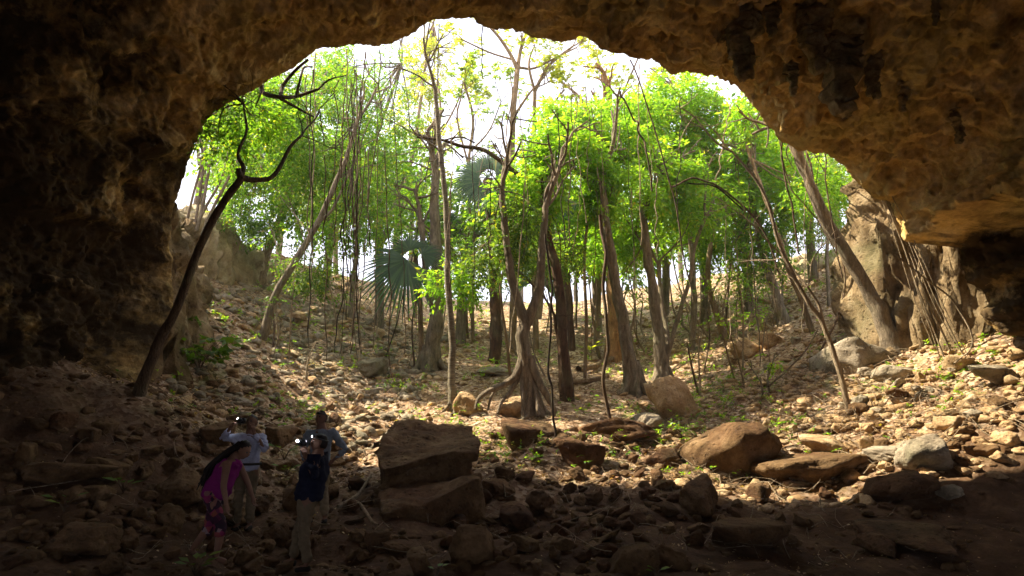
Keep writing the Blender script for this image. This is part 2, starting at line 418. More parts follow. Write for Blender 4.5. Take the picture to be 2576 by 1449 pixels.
# ------------------------------------------------------------------ outer cliffs
def cliff(path, top, label, seed, mat='cliff', thick=1.3):
    """path: plan polyline (x,y); top: heights along it"""
    path = np.array(path, float); n = 150; m = 110
    sg = np.concatenate([[0], np.cumsum(np.linalg.norm(np.diff(path, axis=0), axis=1))])
    s = np.linspace(0, sg[-1], n)
    x = np.interp(s, sg, path[:, 0]); y = np.interp(s, sg, path[:, 1]); tp = np.interp(s, sg, top)
    for _ in range(6):
        x[1:-1] = (x[:-2]+x[2:]+2*x[1:-1])/4; y[1:-1] = (y[:-2]+y[2:]+2*y[1:-1])/4
    dx, dy = np.gradient(x), np.gradient(y); L = np.hypot(dx, dy); nx, ny = -dy/L, dx/L
    a = np.linspace(-1, 1, m)     # over the top: front face, crest, back face
    V = []
    for k in a:
        prof = 1-abs(k)**5
        off = k*thick*np.sqrt(np.clip(1-(2*s/sg[-1]-1)**8, 0, 1))
        gz = H(x, y)-1.2
        V.append(np.stack([x+nx*off, y+ny*off, gz+(tp-gz)*prof], -1))
    V = np.array(V)
    q = V.reshape(-1, 3)
    nn = normals(V).reshape(-1, 3)
    w, i = worley(q*np.array([1.1, 1.1, .8])+fbm(q*1.3, seed+3, 2)[:, None]*.3, seed); w2_, i2 = worley(q*np.array([3.2, 3.2, 2.2]), seed+4); d = fbm(q*.6, seed, 3)*.25+fbm(q*np.array([2.6, 2.6, .9]), seed+1, 5, .6)*.16+(i-.5)*.38+(i2-.5)*.12-np.clip(.4-w2_, 0, 1)*.15+fbm(q*8, seed+2, 4, .6)*.035
    q = q+nn*d[:, None]
    o = build(MB().add(q, grid_faces(m, n)), 'cliff', M[mat], loc=(x[n//2], y[n//2], H1(x[n//2], y[n//2])))
    return tag(o, label, 'cliff')
cliff([(13, 15.9), (11.6, 16.4), (10.15, 18.1), (10.6, 19.8), (12.3, 22.5)], [6.5, 6.5, 6.3, 4.3, 3.6], 'pale ochre rock buttress outside the right end of the arch', 201, thick=.9)
cliff([(-8.1, 14.8), (-8.7, 17.2), (-9.6, 19), (-11.5, 20.5)], [5.0, 4.7, 4.2, 4], 'grey pitted rock pillar beneath the left end of the arch', 211, thick=.8)
cliff([(-11.5, 20.5), (-11.0, 24), (-10.0, 27.5)], [6.6, 6.6, 5.6], 'sunlit cream cliff beyond the dark leaning tree', 221, 'cream', 1.)
cliff([(14.5, 22), (14.5, 27), (12.5, 31)], [6.6, 6.2, 6.6], 'pale broken cliff behind the thick leaning trunk on the right', 231, 'cream', 1.2)

# ------------------------------------------------------------------ rocks
def rock_shape(rs, sub=4, planes=13, elong=(1, 1, 1), rough=.05, soft=22):
    bm = bmesh.new(); bmesh.ops.create_icosphere(bm, subdivisions=sub, radius=1)
    v = np.array([x.co[:] for x in bm.verts]); f = np.array([[q.index for q in p.verts] for p in bm.faces]); bm.free()
    n = rs.normal(size=(planes, 3)); n /= np.linalg.norm(n, axis=1)[:, None]
    ax_ = np.vstack([np.eye(3), -np.eye(3)])+rs.normal(0, .33, (6, 3)); ax_ /= np.linalg.norm(ax_, axis=1)[:, None]; n = np.vstack([n, -n[:planes//2], ax_]); d = rs.uniform(.62, 1., len(n))
    dot = v@n.T
    r = d[None]/np.clip(dot, 1e-3, None)
    r = np.minimum(r, 3)
    rr = (np.sum(r**-soft, axis=1))**(-1/soft)
    p = v*rr[:, None]
    o = rs.uniform(0, 90)
    p = p*(1+rough*1.6*fbm(p*1.6+o, 1, 3)+rough*.9*fbm(p*5+o, 2, 4))[:, None]
    w, i = worley(p*2.6+o, 3); p = p*(1-np.clip(.36-w, 0, 1)*.45*(i > .6))[:, None]
    p = p*np.array(elong)
    return p, f
rs = np.random.RandomState(5)
SHAPES = {'angular': [], 'flat': [], 'rounded': []}
for k in range(11): SHAPES['angular'].append(MB().add(*rock_shape(rs, 4, 7, (1, .85, .8), .05, 110)).mesh('rock'))
for k in range(8): SHAPES['flat'].append(MB().add(*rock_shape(rs, 4, 7, (1, .8, .42), .05, 90)).mesh('rock'))
for k in range(7): SHAPES['rounded'].append(MB().add(*rock_shape(rs, 4, 12, (1, .9, .78), .075, 40)).mesh('rock'))
LAND = [(1080, 1190, 'the two-tier slab'), (610, 1130, 'the white-shirted man'), (555, 1290, 'the woman in magenta'), (780, 1250, 'the man in navy'),
        (1325, 1000, 'the strangler fig'), (1860, 1120, 'the round boulder'), (1705, 1005, 'the pale wedge boulder'), (2140, 1030, 'the curved pale stem'),
        (2255, 880, 'the thick leaning trunk'), (350, 980, 'the dark leaning tree'), (1665, 960, 'the twin-stemmed tree'), (2390, 900, 'the hanging pale roots'),
        (1075, 920, 'the broad buttressed trunk'), (1310, 1085, 'the dark block'), (2310, 1330, 'the long low dark rock'), (190, 1350, 'the big flat-topped rock'),
        (1610, 1395, 'the largest bottom rock'), (2340, 1140, 'the grey-green rock'), (650, 700, 'the cream cliff'), (1545, 890, 'the orange trunk'), (1885, 870, 'the pale yellow boulder'), (931, 925, 'the grey scree boulder')]
AUTO = []      # (object, head, px, py) labelled at the end
def mesh_extent(me):
    v = np.empty(len(me.vertices)*3); me.vertices.foreach_get('co', v); v = v.reshape(-1, 3); return v.min(0), v.max(0)
EXT = {}
RSPOT = []
def put_rock(px, py, wpx, ratio, shape, tone, rz=None, label=None, name='rock', sink=.16, k=None, tilt=.25):
    """px,py = centre of the rock's foot line in the photo, wpx = its width there"""
    g = GROUND(px, py); s = wpx*g[1]/F/2
    me0 = SHAPES[shape][rs.randint(len(SHAPES[shape])) if k is None else k]
    key = (me0.name, tone)
    if key not in EXT:
        me = me0.copy(); me.materials.clear(); me.materials.append(M[tone]); EXT[key] = me
    me = EXT[key]
    o = link(name, me)
    h = s*2*ratio
    mn, mx = mesh_extent(me)
    sz = h/(mx[2]-mn[2])
    hx = (mx[0]-mn[0])/2*.93; o.scale = (s/hx, s/hx*rs.uniform(.85, 1.05), sz*1.12)
    o.rotation_euler = (rs.uniform(-tilt, tilt), rs.uniform(-tilt, tilt), rs.uniform(0, 6.28) if rz is None else rz)
    o.location = (g[0], g[1]+s*.5, g[2]+h*(.5-sink))
    o['category'] = 'rock'
    RSPOT.append((px, py-ratio*wpx*.4, wpx*.5, wpx*ratio*.5))
    if label: o['label'] = label
    else: AUTO.append((o, f"{'large' if wpx > 70 else 'fair-sized' if wpx > 42 else 'small'} {shape} {dict(ochre='ochre', tan='pale tan', grey='grey', rusty='rusty brown')[tone]} rock", px, py-ratio*wpx*.4, 'loose rocks of the scree'))
    return o
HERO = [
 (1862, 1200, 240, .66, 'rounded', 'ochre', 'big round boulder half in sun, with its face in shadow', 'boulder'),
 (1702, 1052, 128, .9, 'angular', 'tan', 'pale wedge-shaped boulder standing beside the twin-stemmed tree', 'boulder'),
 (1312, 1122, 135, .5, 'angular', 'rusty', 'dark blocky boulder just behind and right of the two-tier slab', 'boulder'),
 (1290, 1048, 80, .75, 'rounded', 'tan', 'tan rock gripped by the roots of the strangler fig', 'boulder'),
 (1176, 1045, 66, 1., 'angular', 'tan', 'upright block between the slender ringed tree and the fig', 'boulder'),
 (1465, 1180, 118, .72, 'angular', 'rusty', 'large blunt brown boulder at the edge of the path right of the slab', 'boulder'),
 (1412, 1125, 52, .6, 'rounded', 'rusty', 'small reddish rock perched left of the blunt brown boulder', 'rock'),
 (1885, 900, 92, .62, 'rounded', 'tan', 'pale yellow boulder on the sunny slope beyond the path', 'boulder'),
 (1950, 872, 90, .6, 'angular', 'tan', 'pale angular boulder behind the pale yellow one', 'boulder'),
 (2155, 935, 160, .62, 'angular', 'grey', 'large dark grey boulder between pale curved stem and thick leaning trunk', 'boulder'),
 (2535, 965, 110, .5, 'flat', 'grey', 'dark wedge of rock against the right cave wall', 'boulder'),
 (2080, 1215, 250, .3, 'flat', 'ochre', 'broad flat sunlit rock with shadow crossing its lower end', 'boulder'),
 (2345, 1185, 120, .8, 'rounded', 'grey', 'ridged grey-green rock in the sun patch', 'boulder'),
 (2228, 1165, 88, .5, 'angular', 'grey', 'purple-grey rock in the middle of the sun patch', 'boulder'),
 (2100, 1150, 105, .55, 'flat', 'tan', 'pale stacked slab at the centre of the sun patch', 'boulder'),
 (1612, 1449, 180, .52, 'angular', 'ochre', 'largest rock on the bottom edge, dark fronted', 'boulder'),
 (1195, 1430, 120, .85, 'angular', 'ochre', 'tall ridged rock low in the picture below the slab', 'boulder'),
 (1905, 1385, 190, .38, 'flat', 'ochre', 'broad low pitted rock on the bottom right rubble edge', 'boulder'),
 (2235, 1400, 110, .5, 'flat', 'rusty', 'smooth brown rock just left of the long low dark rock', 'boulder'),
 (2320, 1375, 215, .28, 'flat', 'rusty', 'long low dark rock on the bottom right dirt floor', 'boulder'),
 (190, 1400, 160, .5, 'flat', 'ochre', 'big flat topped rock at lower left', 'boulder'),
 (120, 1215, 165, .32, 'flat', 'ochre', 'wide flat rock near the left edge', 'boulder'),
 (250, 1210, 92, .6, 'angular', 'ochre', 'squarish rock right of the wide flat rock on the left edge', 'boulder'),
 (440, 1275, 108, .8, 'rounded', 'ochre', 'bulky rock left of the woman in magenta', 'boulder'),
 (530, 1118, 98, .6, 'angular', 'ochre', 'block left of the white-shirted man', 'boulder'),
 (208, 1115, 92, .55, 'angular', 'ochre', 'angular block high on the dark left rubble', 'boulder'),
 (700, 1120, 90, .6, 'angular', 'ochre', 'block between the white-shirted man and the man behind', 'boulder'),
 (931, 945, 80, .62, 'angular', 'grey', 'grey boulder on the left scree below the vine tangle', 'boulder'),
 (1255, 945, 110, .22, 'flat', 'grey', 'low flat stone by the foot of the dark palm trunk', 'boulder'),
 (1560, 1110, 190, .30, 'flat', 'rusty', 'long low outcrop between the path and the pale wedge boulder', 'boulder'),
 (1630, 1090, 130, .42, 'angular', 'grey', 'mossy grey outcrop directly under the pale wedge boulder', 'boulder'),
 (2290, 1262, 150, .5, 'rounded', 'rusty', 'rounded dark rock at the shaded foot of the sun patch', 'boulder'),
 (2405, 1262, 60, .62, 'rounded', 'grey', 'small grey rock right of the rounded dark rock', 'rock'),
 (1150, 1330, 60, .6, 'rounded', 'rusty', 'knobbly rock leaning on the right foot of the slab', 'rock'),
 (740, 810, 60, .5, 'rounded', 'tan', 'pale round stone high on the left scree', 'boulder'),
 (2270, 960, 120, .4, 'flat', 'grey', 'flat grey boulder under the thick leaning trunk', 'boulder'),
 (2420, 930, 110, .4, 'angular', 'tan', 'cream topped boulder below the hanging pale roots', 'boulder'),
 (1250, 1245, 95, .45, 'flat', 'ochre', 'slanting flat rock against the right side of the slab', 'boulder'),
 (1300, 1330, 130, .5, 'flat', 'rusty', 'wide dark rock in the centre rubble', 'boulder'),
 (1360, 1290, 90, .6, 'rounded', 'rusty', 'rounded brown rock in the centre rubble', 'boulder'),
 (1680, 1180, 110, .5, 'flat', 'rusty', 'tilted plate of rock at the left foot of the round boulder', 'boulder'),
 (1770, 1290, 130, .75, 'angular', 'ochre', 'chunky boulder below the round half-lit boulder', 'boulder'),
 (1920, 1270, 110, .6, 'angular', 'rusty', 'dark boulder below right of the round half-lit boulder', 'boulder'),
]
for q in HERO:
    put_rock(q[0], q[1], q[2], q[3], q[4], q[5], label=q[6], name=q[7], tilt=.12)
# the rest of the 300 largest: chosen by where the photograph has rubble
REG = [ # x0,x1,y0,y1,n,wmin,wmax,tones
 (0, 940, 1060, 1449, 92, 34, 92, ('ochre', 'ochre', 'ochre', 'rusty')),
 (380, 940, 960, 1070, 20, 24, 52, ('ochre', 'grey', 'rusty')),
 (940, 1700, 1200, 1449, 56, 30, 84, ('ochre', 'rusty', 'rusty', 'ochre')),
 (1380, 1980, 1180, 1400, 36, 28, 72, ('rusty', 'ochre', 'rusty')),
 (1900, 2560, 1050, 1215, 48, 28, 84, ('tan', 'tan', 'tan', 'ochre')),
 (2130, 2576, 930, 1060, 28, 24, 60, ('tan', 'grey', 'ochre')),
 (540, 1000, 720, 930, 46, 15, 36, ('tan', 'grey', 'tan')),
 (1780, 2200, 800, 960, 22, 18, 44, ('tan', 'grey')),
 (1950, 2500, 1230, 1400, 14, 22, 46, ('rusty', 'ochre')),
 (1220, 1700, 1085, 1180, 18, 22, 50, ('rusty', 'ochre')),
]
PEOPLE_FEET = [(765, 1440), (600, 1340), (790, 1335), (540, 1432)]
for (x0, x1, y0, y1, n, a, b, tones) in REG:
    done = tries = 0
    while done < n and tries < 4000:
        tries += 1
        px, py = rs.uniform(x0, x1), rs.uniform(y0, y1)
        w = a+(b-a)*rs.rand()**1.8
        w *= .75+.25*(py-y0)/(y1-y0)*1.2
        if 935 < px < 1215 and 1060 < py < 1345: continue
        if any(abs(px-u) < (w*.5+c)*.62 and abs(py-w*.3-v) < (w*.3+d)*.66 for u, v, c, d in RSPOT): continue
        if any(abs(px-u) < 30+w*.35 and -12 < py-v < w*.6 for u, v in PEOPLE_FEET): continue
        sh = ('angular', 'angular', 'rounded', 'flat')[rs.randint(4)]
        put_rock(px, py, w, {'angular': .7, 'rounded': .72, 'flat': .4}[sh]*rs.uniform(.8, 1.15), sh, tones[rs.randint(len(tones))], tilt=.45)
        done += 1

# two-tier slab
def remeshed(verts_faces, voxel):
    me = bpy.data.meshes.new('tmp'); vs, fs = [], []
    for v, f in verts_faces:
        fs += [[i+len(vs) for i in q] for q in f]; vs += [tuple(x) for x in v]
    me.from_pydata(vs, [], fs); me.update()
    o = bpy.data.objects.new('tmp', me); C.objects.link(o)
    md = o.modifiers.new('r', 'REMESH'); md.mode = 'VOXEL'; md.voxel_size = voxel
    dg = bpy.context.evaluated_depsgraph_get(); ev = o.evaluated_get(dg); m2 = bpy.data.meshes.new_from_object(ev)
    v = np.empty(len(m2.vertices)*3); m2.vertices.foreach_get('co', v); v = v.reshape(-1, 3)
    n = np.empty(len(m2.vertices)*3); m2.vertices.foreach_get('normal', n); n = n.reshape(-1, 3)
    f = np.array([list(p.vertices) for p in m2.polygons if len(p.vertices) == 4])
    bpy.data.objects.remove(o); return v, n, f
def prism(top, bottom):
    n = len(top); v = list(top)+list(bottom)
    f = [list(range(n))[::-1], list(range(n, 2*n))]
    for i in range(n): f.append([i, (i+1) % n, n+(i+1) % n, n+i])
    f = [q[::-1] for q in f]
    return v, f
up_top = [W(938, 1128, 12.4), W(962, 1178, 11.9), W(1050, 1162, 11.9), W(1140, 1133, 12.), W(1202, 1138, 12.1), W(1206, 1108, 12.8), W(1188, 1074, 13.6), W(1090, 1062, 13.9), W(992, 1052, 14.0)]
cU = np.mean(up_top, axis=0); up_bot = [p+np.array([.0, .03, -.15])+(cU-p)*np.array([.03, .05, 0]) for p in up_top]
sup_t = [p+(cU-p)*np.array([.12, .2, 0])-np.array([0, 0, .05]) for p in up_top]; sup_b = [np.array([p[0], p[1], -2.3]) for p in sup_t]
lo_top = [W(960, 1296, 11.0), W(1050, 1262, 11.1), W(1135, 1225, 11.3), W(1208, 1200, 11.6), W(1212, 1185, 12.6), W(1190, 1180, 13.2), W(1000, 1180, 13.2), W(952, 1215, 12.1)]
lo_bot = [np.array([p[0]+(.12 if i < 4 else 0), p[1]+(.12 if i < 4 else 0), -2.4]) for i, p in enumerate(lo_top)]
v, n_, f = remeshed([prism(up_top, up_bot), prism([p+np.array([0, 0, -.02]) for p in lo_top], lo_bot), prism(sup_t, sup_b)], .035)
w, i_ = worley(v*2.2, 301)
v = v+n_*(fbm(v*1.6, 300, 4)*.05+fbm(v*np.array([6, 6, 9]), 305, 3)*.022-np.clip(.3-w, 0, 1)*.3*(i_ > .7))[:, None]
v[:, 2] += fbm(v*np.array([1.5, 3, 0]), 303, 3)*.03
c0 = (-1.3, 12, -1.95)
sl = build(MB().add(v, f), 'boulder', M['ochre'], loc=c0)
tag(sl, 'huge two-tier rock slab with a shadowed step across its middle', 'rock')

# small rubble nobody could count
def scatter_stones(n, region, smin, smax, seed, den=None):
    r = np.random.RandomState(seed); shp = [rock_shape(r, 2, 6, (1, .8, .6), .08, 70) for _ in range(14)]
    mb = MB(); k = 0
    while k < n:
        x, y = region(r)
        if den is not None and r.rand() > den(x, y): continue
        s = smin+(smax-smin)*r.rand()**2.5
        p, f = shp[r.randint(14)]
        a, b_ = r.uniform(0, 6.28), r.uniform(-.6, .6)
        ca, sa, cb, sb = math.cos(a), math.sin(a), math.cos(b_), math.sin(b_)
        q = p*s*np.array([1, r.uniform(.6, 1.15), r.uniform(.45, 1.1)])
        q = q@np.array([[1, 0, 0], [0, cb, -sb], [0, sb, cb]]).T@np.array([[ca, -sa, 0], [sa, ca, 0], [0, 0, 1]]).T
        mb.add(q+np.array([x, y, float(Hs(x, y))+.0*s]), f); k += 1
    # drop onto the bumpy ground
    for j, v in enumerate(mb.v):
        c = v.mean(0); v[:, 2] += H1(c[0], c[1])-float(Hs(c[0], c[1]))+.02*(v[:, 2].max()-v[:, 2].min())
    return mb
def den1(x, y): return 1. if x < 1.5 else (.9 if y > 12.5 else .18)
mb = scatter_stones(2600, lambda r: (r.uniform(-9, 9), r.uniform(7.5, 16)), .03, .16, 1, den1)
tag(build(mb, 'rubble', M['ochre'], smooth=False), 'small broken brown stones filling the gaps of the scree', kind='stuff')
mb = scatter_stones(2200, lambda r: (r.uniform(-13, 14), r.uniform(14.5, 34)), .05, .24, 2, lambda x, y: .15 if -1.0 < x-(y-16)*.02 < 3.2 else 1.)
tag(build(mb, 'rubble', M['tan'], smooth=False), 'pale stones strewn over the slope outside the cave', kind='stuff')

mb = scatter_stones(2400, lambda r: (r.uniform(-12, -2.5), r.uniform(15, 29)), .06, .26, 3)
tag(build(mb, 'rubble', M['grey'], smooth=False), 'grey and cream scree stones covering the left slope', kind='stuff')
mb = scatter_stones(1500, lambda r: (r.uniform(3, 11), r.uniform(12, 19)), .05, .22, 4)
tag(build(mb, 'rubble', M['tan'], smooth=False), 'cream stones packed over the sunlit right slope', kind='stuff')
# ------------------------------------------------------------------ leaves
def nrm(a): return a/(np.linalg.norm(a, axis=-1, keepdims=True)+1e-9)
def leafquads(mb, base, axis, nn, L, Wd, bend=.12):
    wd = nrm(np.cross(axis, nn)); L = L[..., None]; Wd = Wd[..., None]
    tip = base+axis*L-nn*L*bend
    m = base+axis*L*.45
    V = np.stack([base, m+wd*Wd, tip, m-wd*Wd], -2).reshape(-1, 3)
    mb.add(V, np.arange(len(V)).reshape(-1, 4))
def sprigs(mb, r, O, Dr, L, nl, ll, ww, droop=.25):
    n = len(O)
    side0 = nrm(np.cross(Dr, np.array([0, 0, 1.])+r.normal(0, .35, (n, 3))))
    for i in range(nl):
        t = (i+.6)/nl; b = O+Dr*(L*t)[:, None]+np.array([0, 0, -1.])*(L*t*t*droop)[:, None]
        sd = side0*(1 if i % 2 else -1)
        if i == nl-1: sd = sd*.1
        ax = nrm(sd*.9+Dr*.65+r.normal(0, .25, (n, 3))-np.array([0, 0, droop*.9]))
        nn = nrm(np.array([0, 0, 1.])+r.normal(0, .45, (n, 3)))
        nn = nrm(nn-ax*(nn*ax).sum(1)[:, None])
        leafquads(mb, b, ax, nn, ll*r.uniform(.7, 1.2, n), ww*r.uniform(.8, 1.2, n))
def blob_sprigs(mb, r, c, rad, n, nl=8, ll=.13, ww=.028, L=.38, thr=-.12, nsc=1.1, droop=.3):
    """fills an ellipsoid unevenly with leafy sprigs"""
    O = []
    tot = 0
    while tot < n:
        q = r.normal(size=(n*2, 3)); q = q/np.linalg.norm(q, axis=1)[:, None]*(r.rand(n*2)**.45)[:, None]
        p = c+q*rad
        k = fbm(p*nsc, 401, 3) > thr+r.uniform(-.15, .15, len(p))
        p = p[k]; O.append(p); tot += len(p)
        if len(O) > 12: break
    O = np.concatenate(O)[:n]
    if len(O) == 0: return
    Dr = nrm(nrm(O-c)*.6+r.normal(0, .6, (len(O), 3))+np.array([0, 0, -.05]))
    sprigs(mb, r, O, Dr, L*r.uniform(.7, 1.3, len(O)), nl, ll, ww, droop)

def grow(mb, r, p, d, L, rad, lev, sides=5, up=.15, spread=.75, ends=None):
    pts = [p]; k = 4
    for i in range(k):
        d = nrm(d+r.normal(0, .16, 3)+np.array([0, 0, up*.25])); pts.append(pts[-1]+d*L/k)
    tube(mb, pts, np.linspace(rad, rad*.6, k+1), sides, 2)
    if ends is not None: ends.append(pts[-1])
    if lev > 0:
        for j in range(3 if lev > 1 else 2):
            q = pts[2+j % 3]
            dd = nrm(d+r.normal(0, spread, 3)); grow(mb, r, q, dd, L*.68, rad*.55, lev-1, sides, up, spread, ends)

def tree(name, label, cat, stems, blobs, bmat, lmat, seed, root=0, leafy=None, twigs=True, flute=0., roots=None, gnd=None, nl=8, group=None, nogrow=()):
    """stems: list of (points[(px,py)], radius px start,end, depth offset list or None); first point of first stem is the foot"""
    r = np.random.RandomState(seed)
    g = GROUND(*stems[0][0][0]) if gnd is None else np.array(gnd)
    e = empty(name, g)
    Yb = g[1]; sc = Yb/F
    mb = MB(); ends = []
    for si, st in enumerate(stems):
        pix, r0, r1 = st[0], st[1], st[2]; dy = st[3] if len(st) > 3 else 0
        pts = [W(px, py, Yb+dy*(i/(len(pix)-1))) for i, (px, py) in enumerate(pix)]
        if si == 0: pts[0] = g-np.array([0, 0, .25])
        rad = np.linspace(r0, r1, len(pix))*sc*.84
        if si == 0 and root: rad[0] *= 1+root; 
        tube(mb, pts, rad, 14 if r0 > 8 else 8, 6, .22, flute, seed+si)
        ends.append(np.array(pts[-1]))
        dd = nrm(np.array(pts[-1])-np.array(pts[-2]))
        if si not in nogrow and not any(np.hypot(o_[0][0][0]-pix[-1][0], o_[0][0][1]-pix[-1][1]) < 9 for j_, o_ in enumerate(stems) if j_ != si):
            for q in range(3): grow(mb, r, np.array(pts[-1])-dd*.03, nrm(dd+r.normal(0, (.1, .45, .55)[q], 3)), (1.5, 1.1, .8)[q]*r.uniform(.8, 1.2), rad[-1]*(.9, .6, .5)[q], 2, 6, .1, .6)
    if roots:
        for k in range(roots[0]):
            a = k/roots[0]*6.28+r.uniform(-.3, .3); L = roots[1]*r.uniform(.6, 1.2); h = roots[2]*r.uniform(.7, 1.2)
            rr = stems[0][1]*sc
            c, s = math.cos(a), math.sin(a)
            pts = [g+np.array([c*rr*.35, s*rr*.35, h]), g+np.array([c*rr*.75, s*rr*.75, h*.5])]
            for q in (.35, .7, 1.):
                x, y = g[0]+c*(rr+L*q)+r.uniform(-.05, .05), g[1]+s*(rr+L*q)+r.uniform(-.05, .05)
                pts.append(np.array([x, y, H1(x, y)+(.04 if q < .9 else -.08)]))
            tube(mb, pts, [rr*.3, rr*.38, rr*.3, rr*.2, rr*.08], 8, 5, .25, 0, seed+k)
    lb = MB()
    for (px, py, rx, ry, dY, ry_y, n) in blobs:
        c = W(px, py, Yb+dY); s2 = (Yb+dY)/F
        kw = dict(leafy or {})
        blob_sprigs(lb, r, c, np.array([rx*s2*1.12, ry_y*1.15, ry*s2*1.12]), int(n*1.2), nl, **kw)
        if twigs:
            e0 = min(ends, key=lambda q: np.linalg.norm(q-c))
            for j in range(2):
                tgt = c+r.normal(0, .35, 3)*np.array([rx*s2, ry_y, ry*s2])
                mid = (e0*.5+tgt*.5)+r.normal(0, .2, 3)
                tube(mb, [e0, mid, tgt], np.array([2.6, 1.8, .8])*sc, 5, 5)
                for q in range(4):
                    grow(mb, r, mid*(1-q*.3)+tgt*q*.3 if q < 3 else tgt, nrm(r.normal(0, 1, 3)), min(rx, ry)*s2*.55, 1.1*sc, 1, 4)
    build(mb, 'trunk', M[bmat], e)
    if lb.n: build(lb, 'crown', M[lmat], e, False)
    tag(e, label, cat, group)
    return e
LB = dict(ll=.18, ww=.036, L=.42, thr=.0)
LD = dict(ll=.13, ww=.028, L=.34, thr=.03)
# --- left side
tree('leaning_tree', 'dark tree leaning right in front of the left cave wall', 'tree',
     [([(345, 988), (394, 872), (446, 770), (492, 645), (546, 535), (606, 448)], 15, 11), ([(606, 448), (640, 452), (690, 440), (730, 370), (760, 340)], 10, 4, 1),
      ([(606, 448), (612, 420), (598, 385), (620, 330), (612, 260)], 8, 3, .5), ([(606, 448), (600, 425)], 10, 8)],
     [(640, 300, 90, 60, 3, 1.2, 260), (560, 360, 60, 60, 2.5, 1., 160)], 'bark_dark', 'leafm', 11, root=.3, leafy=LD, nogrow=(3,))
tree('multi_stem_tree', 'clump of thin grey stems fanning up beside the dark leaning tree', 'tree',
     [([(470, 740), (480, 640), (510, 520), (528, 400), (540, 290)], 7, 4), ([(475, 700), (500, 560), (560, 440), (590, 300)], 6, 3), ([(470, 720), (495, 540), (510, 420), (500, 330)], 5, 3), ([(480, 700), (520, 560), (600, 400), (660, 280)], 6, 3), ([(462, 720), (470, 560), (500, 440), (525, 340)], 5, 3)],
     [(590, 300, 110, 50, 1, 1.2, 220), (640, 270, 80, 60, 1, 1, 180)], 'bark_grey', 'leafm', 12, leafy=LD)
tree('broadleaf_tree', 'pale trunk leaning right at the top of the left scree', 'tree',
     [([(650, 705), (668, 640), (710, 545), (730, 470), (745, 380), (790, 280)], 16, 7)],
     [(640, 520, 90, 80, -2, 1.5, 330), (740, 560, 90, 60, -2, 1.5, 280), (700, 300, 120, 90, -3, 1.5, 420), (680, 400, 100, 70, -3, 1.4, 330)], 'bark_tan', 'leafm', 13, root=.5, leafy=dict(LD, ll=.15, ww=.034))
tree('broadleaf_tree', 'slim grey trunk curving right behind the hanging vine tangle', 'tree',
     [([(655, 848), (690, 750), (735, 670), (800, 560), (840, 470), (870, 400), (900, 300)], 12, 6), ([(800, 560), (840, 520), (880, 430)], 6, 3)],
     [(820, 260, 130, 110, 2, 1.6, 620), (900, 420, 120, 110, 2, 1.5, 560), (760, 400, 110, 100, 2, 1.5, 460), (890, 560, 100, 70, 1.5, 1.3, 280)], 'bark_grey', 'leafm', 14, root=.4, leafy=LD)
tree('broadleaf_tree', 'tall leafy tree under the left shoulder of the arch', 'tree',
     [([(880, 800), (900, 600), (930, 400), (980, 250), (1010, 160)], 9, 4, 2)],
     [(930, 180, 130, 60, 1, 1.4, 420), (840, 190, 90, 60, 1, 1.4, 300), (970, 330, 110, 100, 1, 1.5, 480), (860, 330, 90, 80, 0, 1.2, 320), (940, 480, 100, 90, 2, 1.4, 360)], 'bark_grey', 'leafm', 15, leafy=LD)
tree('broadleaf_tree', 'yellow-green leafed tree left of the sky gap', 'tree',
     [([(985, 760), (1000, 560), (1040, 380), (1060, 240), (1075, 130), (1090, 60)], 8, 3, 3)],
     [(1050, 190, 55, 90, 2, 1.2, 230), (1040, 300, 70, 60, 2, 1.2, 200), (1075, 110, 40, 50, 2, 1, 80), (1120, 200, 50, 60, 2, 1, 60)], 'bark_tan', 'leafy', 16, leafy=dict(LD, ll=.16, ww=.045))
tree('broadleaf_tree', 'leafy tree at the far left of the opening', 'tree',
     [([(560, 690), (560, 560), (580, 420), (600, 320)], 8, 4, 1)],
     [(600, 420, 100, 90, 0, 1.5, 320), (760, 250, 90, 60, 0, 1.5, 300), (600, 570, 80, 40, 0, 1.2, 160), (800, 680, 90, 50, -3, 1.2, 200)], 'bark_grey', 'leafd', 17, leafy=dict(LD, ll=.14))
# --- centre
tree('buttressed_tree', 'broad grey trunk flaring at its foot on the left of the clearing', 'tree',
     [([(1078, 935), (1088, 860), (1098, 780), (1100, 700), (1094, 560), (1096, 430)], 26, 13), ([(1098, 790), (1080, 730), (1068, 650), (1060, 560)], 13, 9)],
     [(1020, 480, 100, 60, 2, 1.4, 160), (1130, 640, 50, 40, 1, 1., 90)], 'bark_grey', 'leafm', 21, root=.55, flute=.05, leafy=LD, roots=(5, .5, .8))
tree('ringed_tree', 'slender pale tree with ringed bark and splayed roots', 'tree',
     [([(1142, 1035), (1136, 950), (1138, 860), (1128, 740), (1126, 620), (1120, 500), (1112, 420), (1104, 340), (1096, 240), (1092, 215)], 11, 6.5), ([(1112, 420), (1105, 380), (1075, 355)], 4, 2.5)],
     [], 'bark_pale', 'leafm', 22, root=.4, roots=(7, .42, .55), twigs=False)
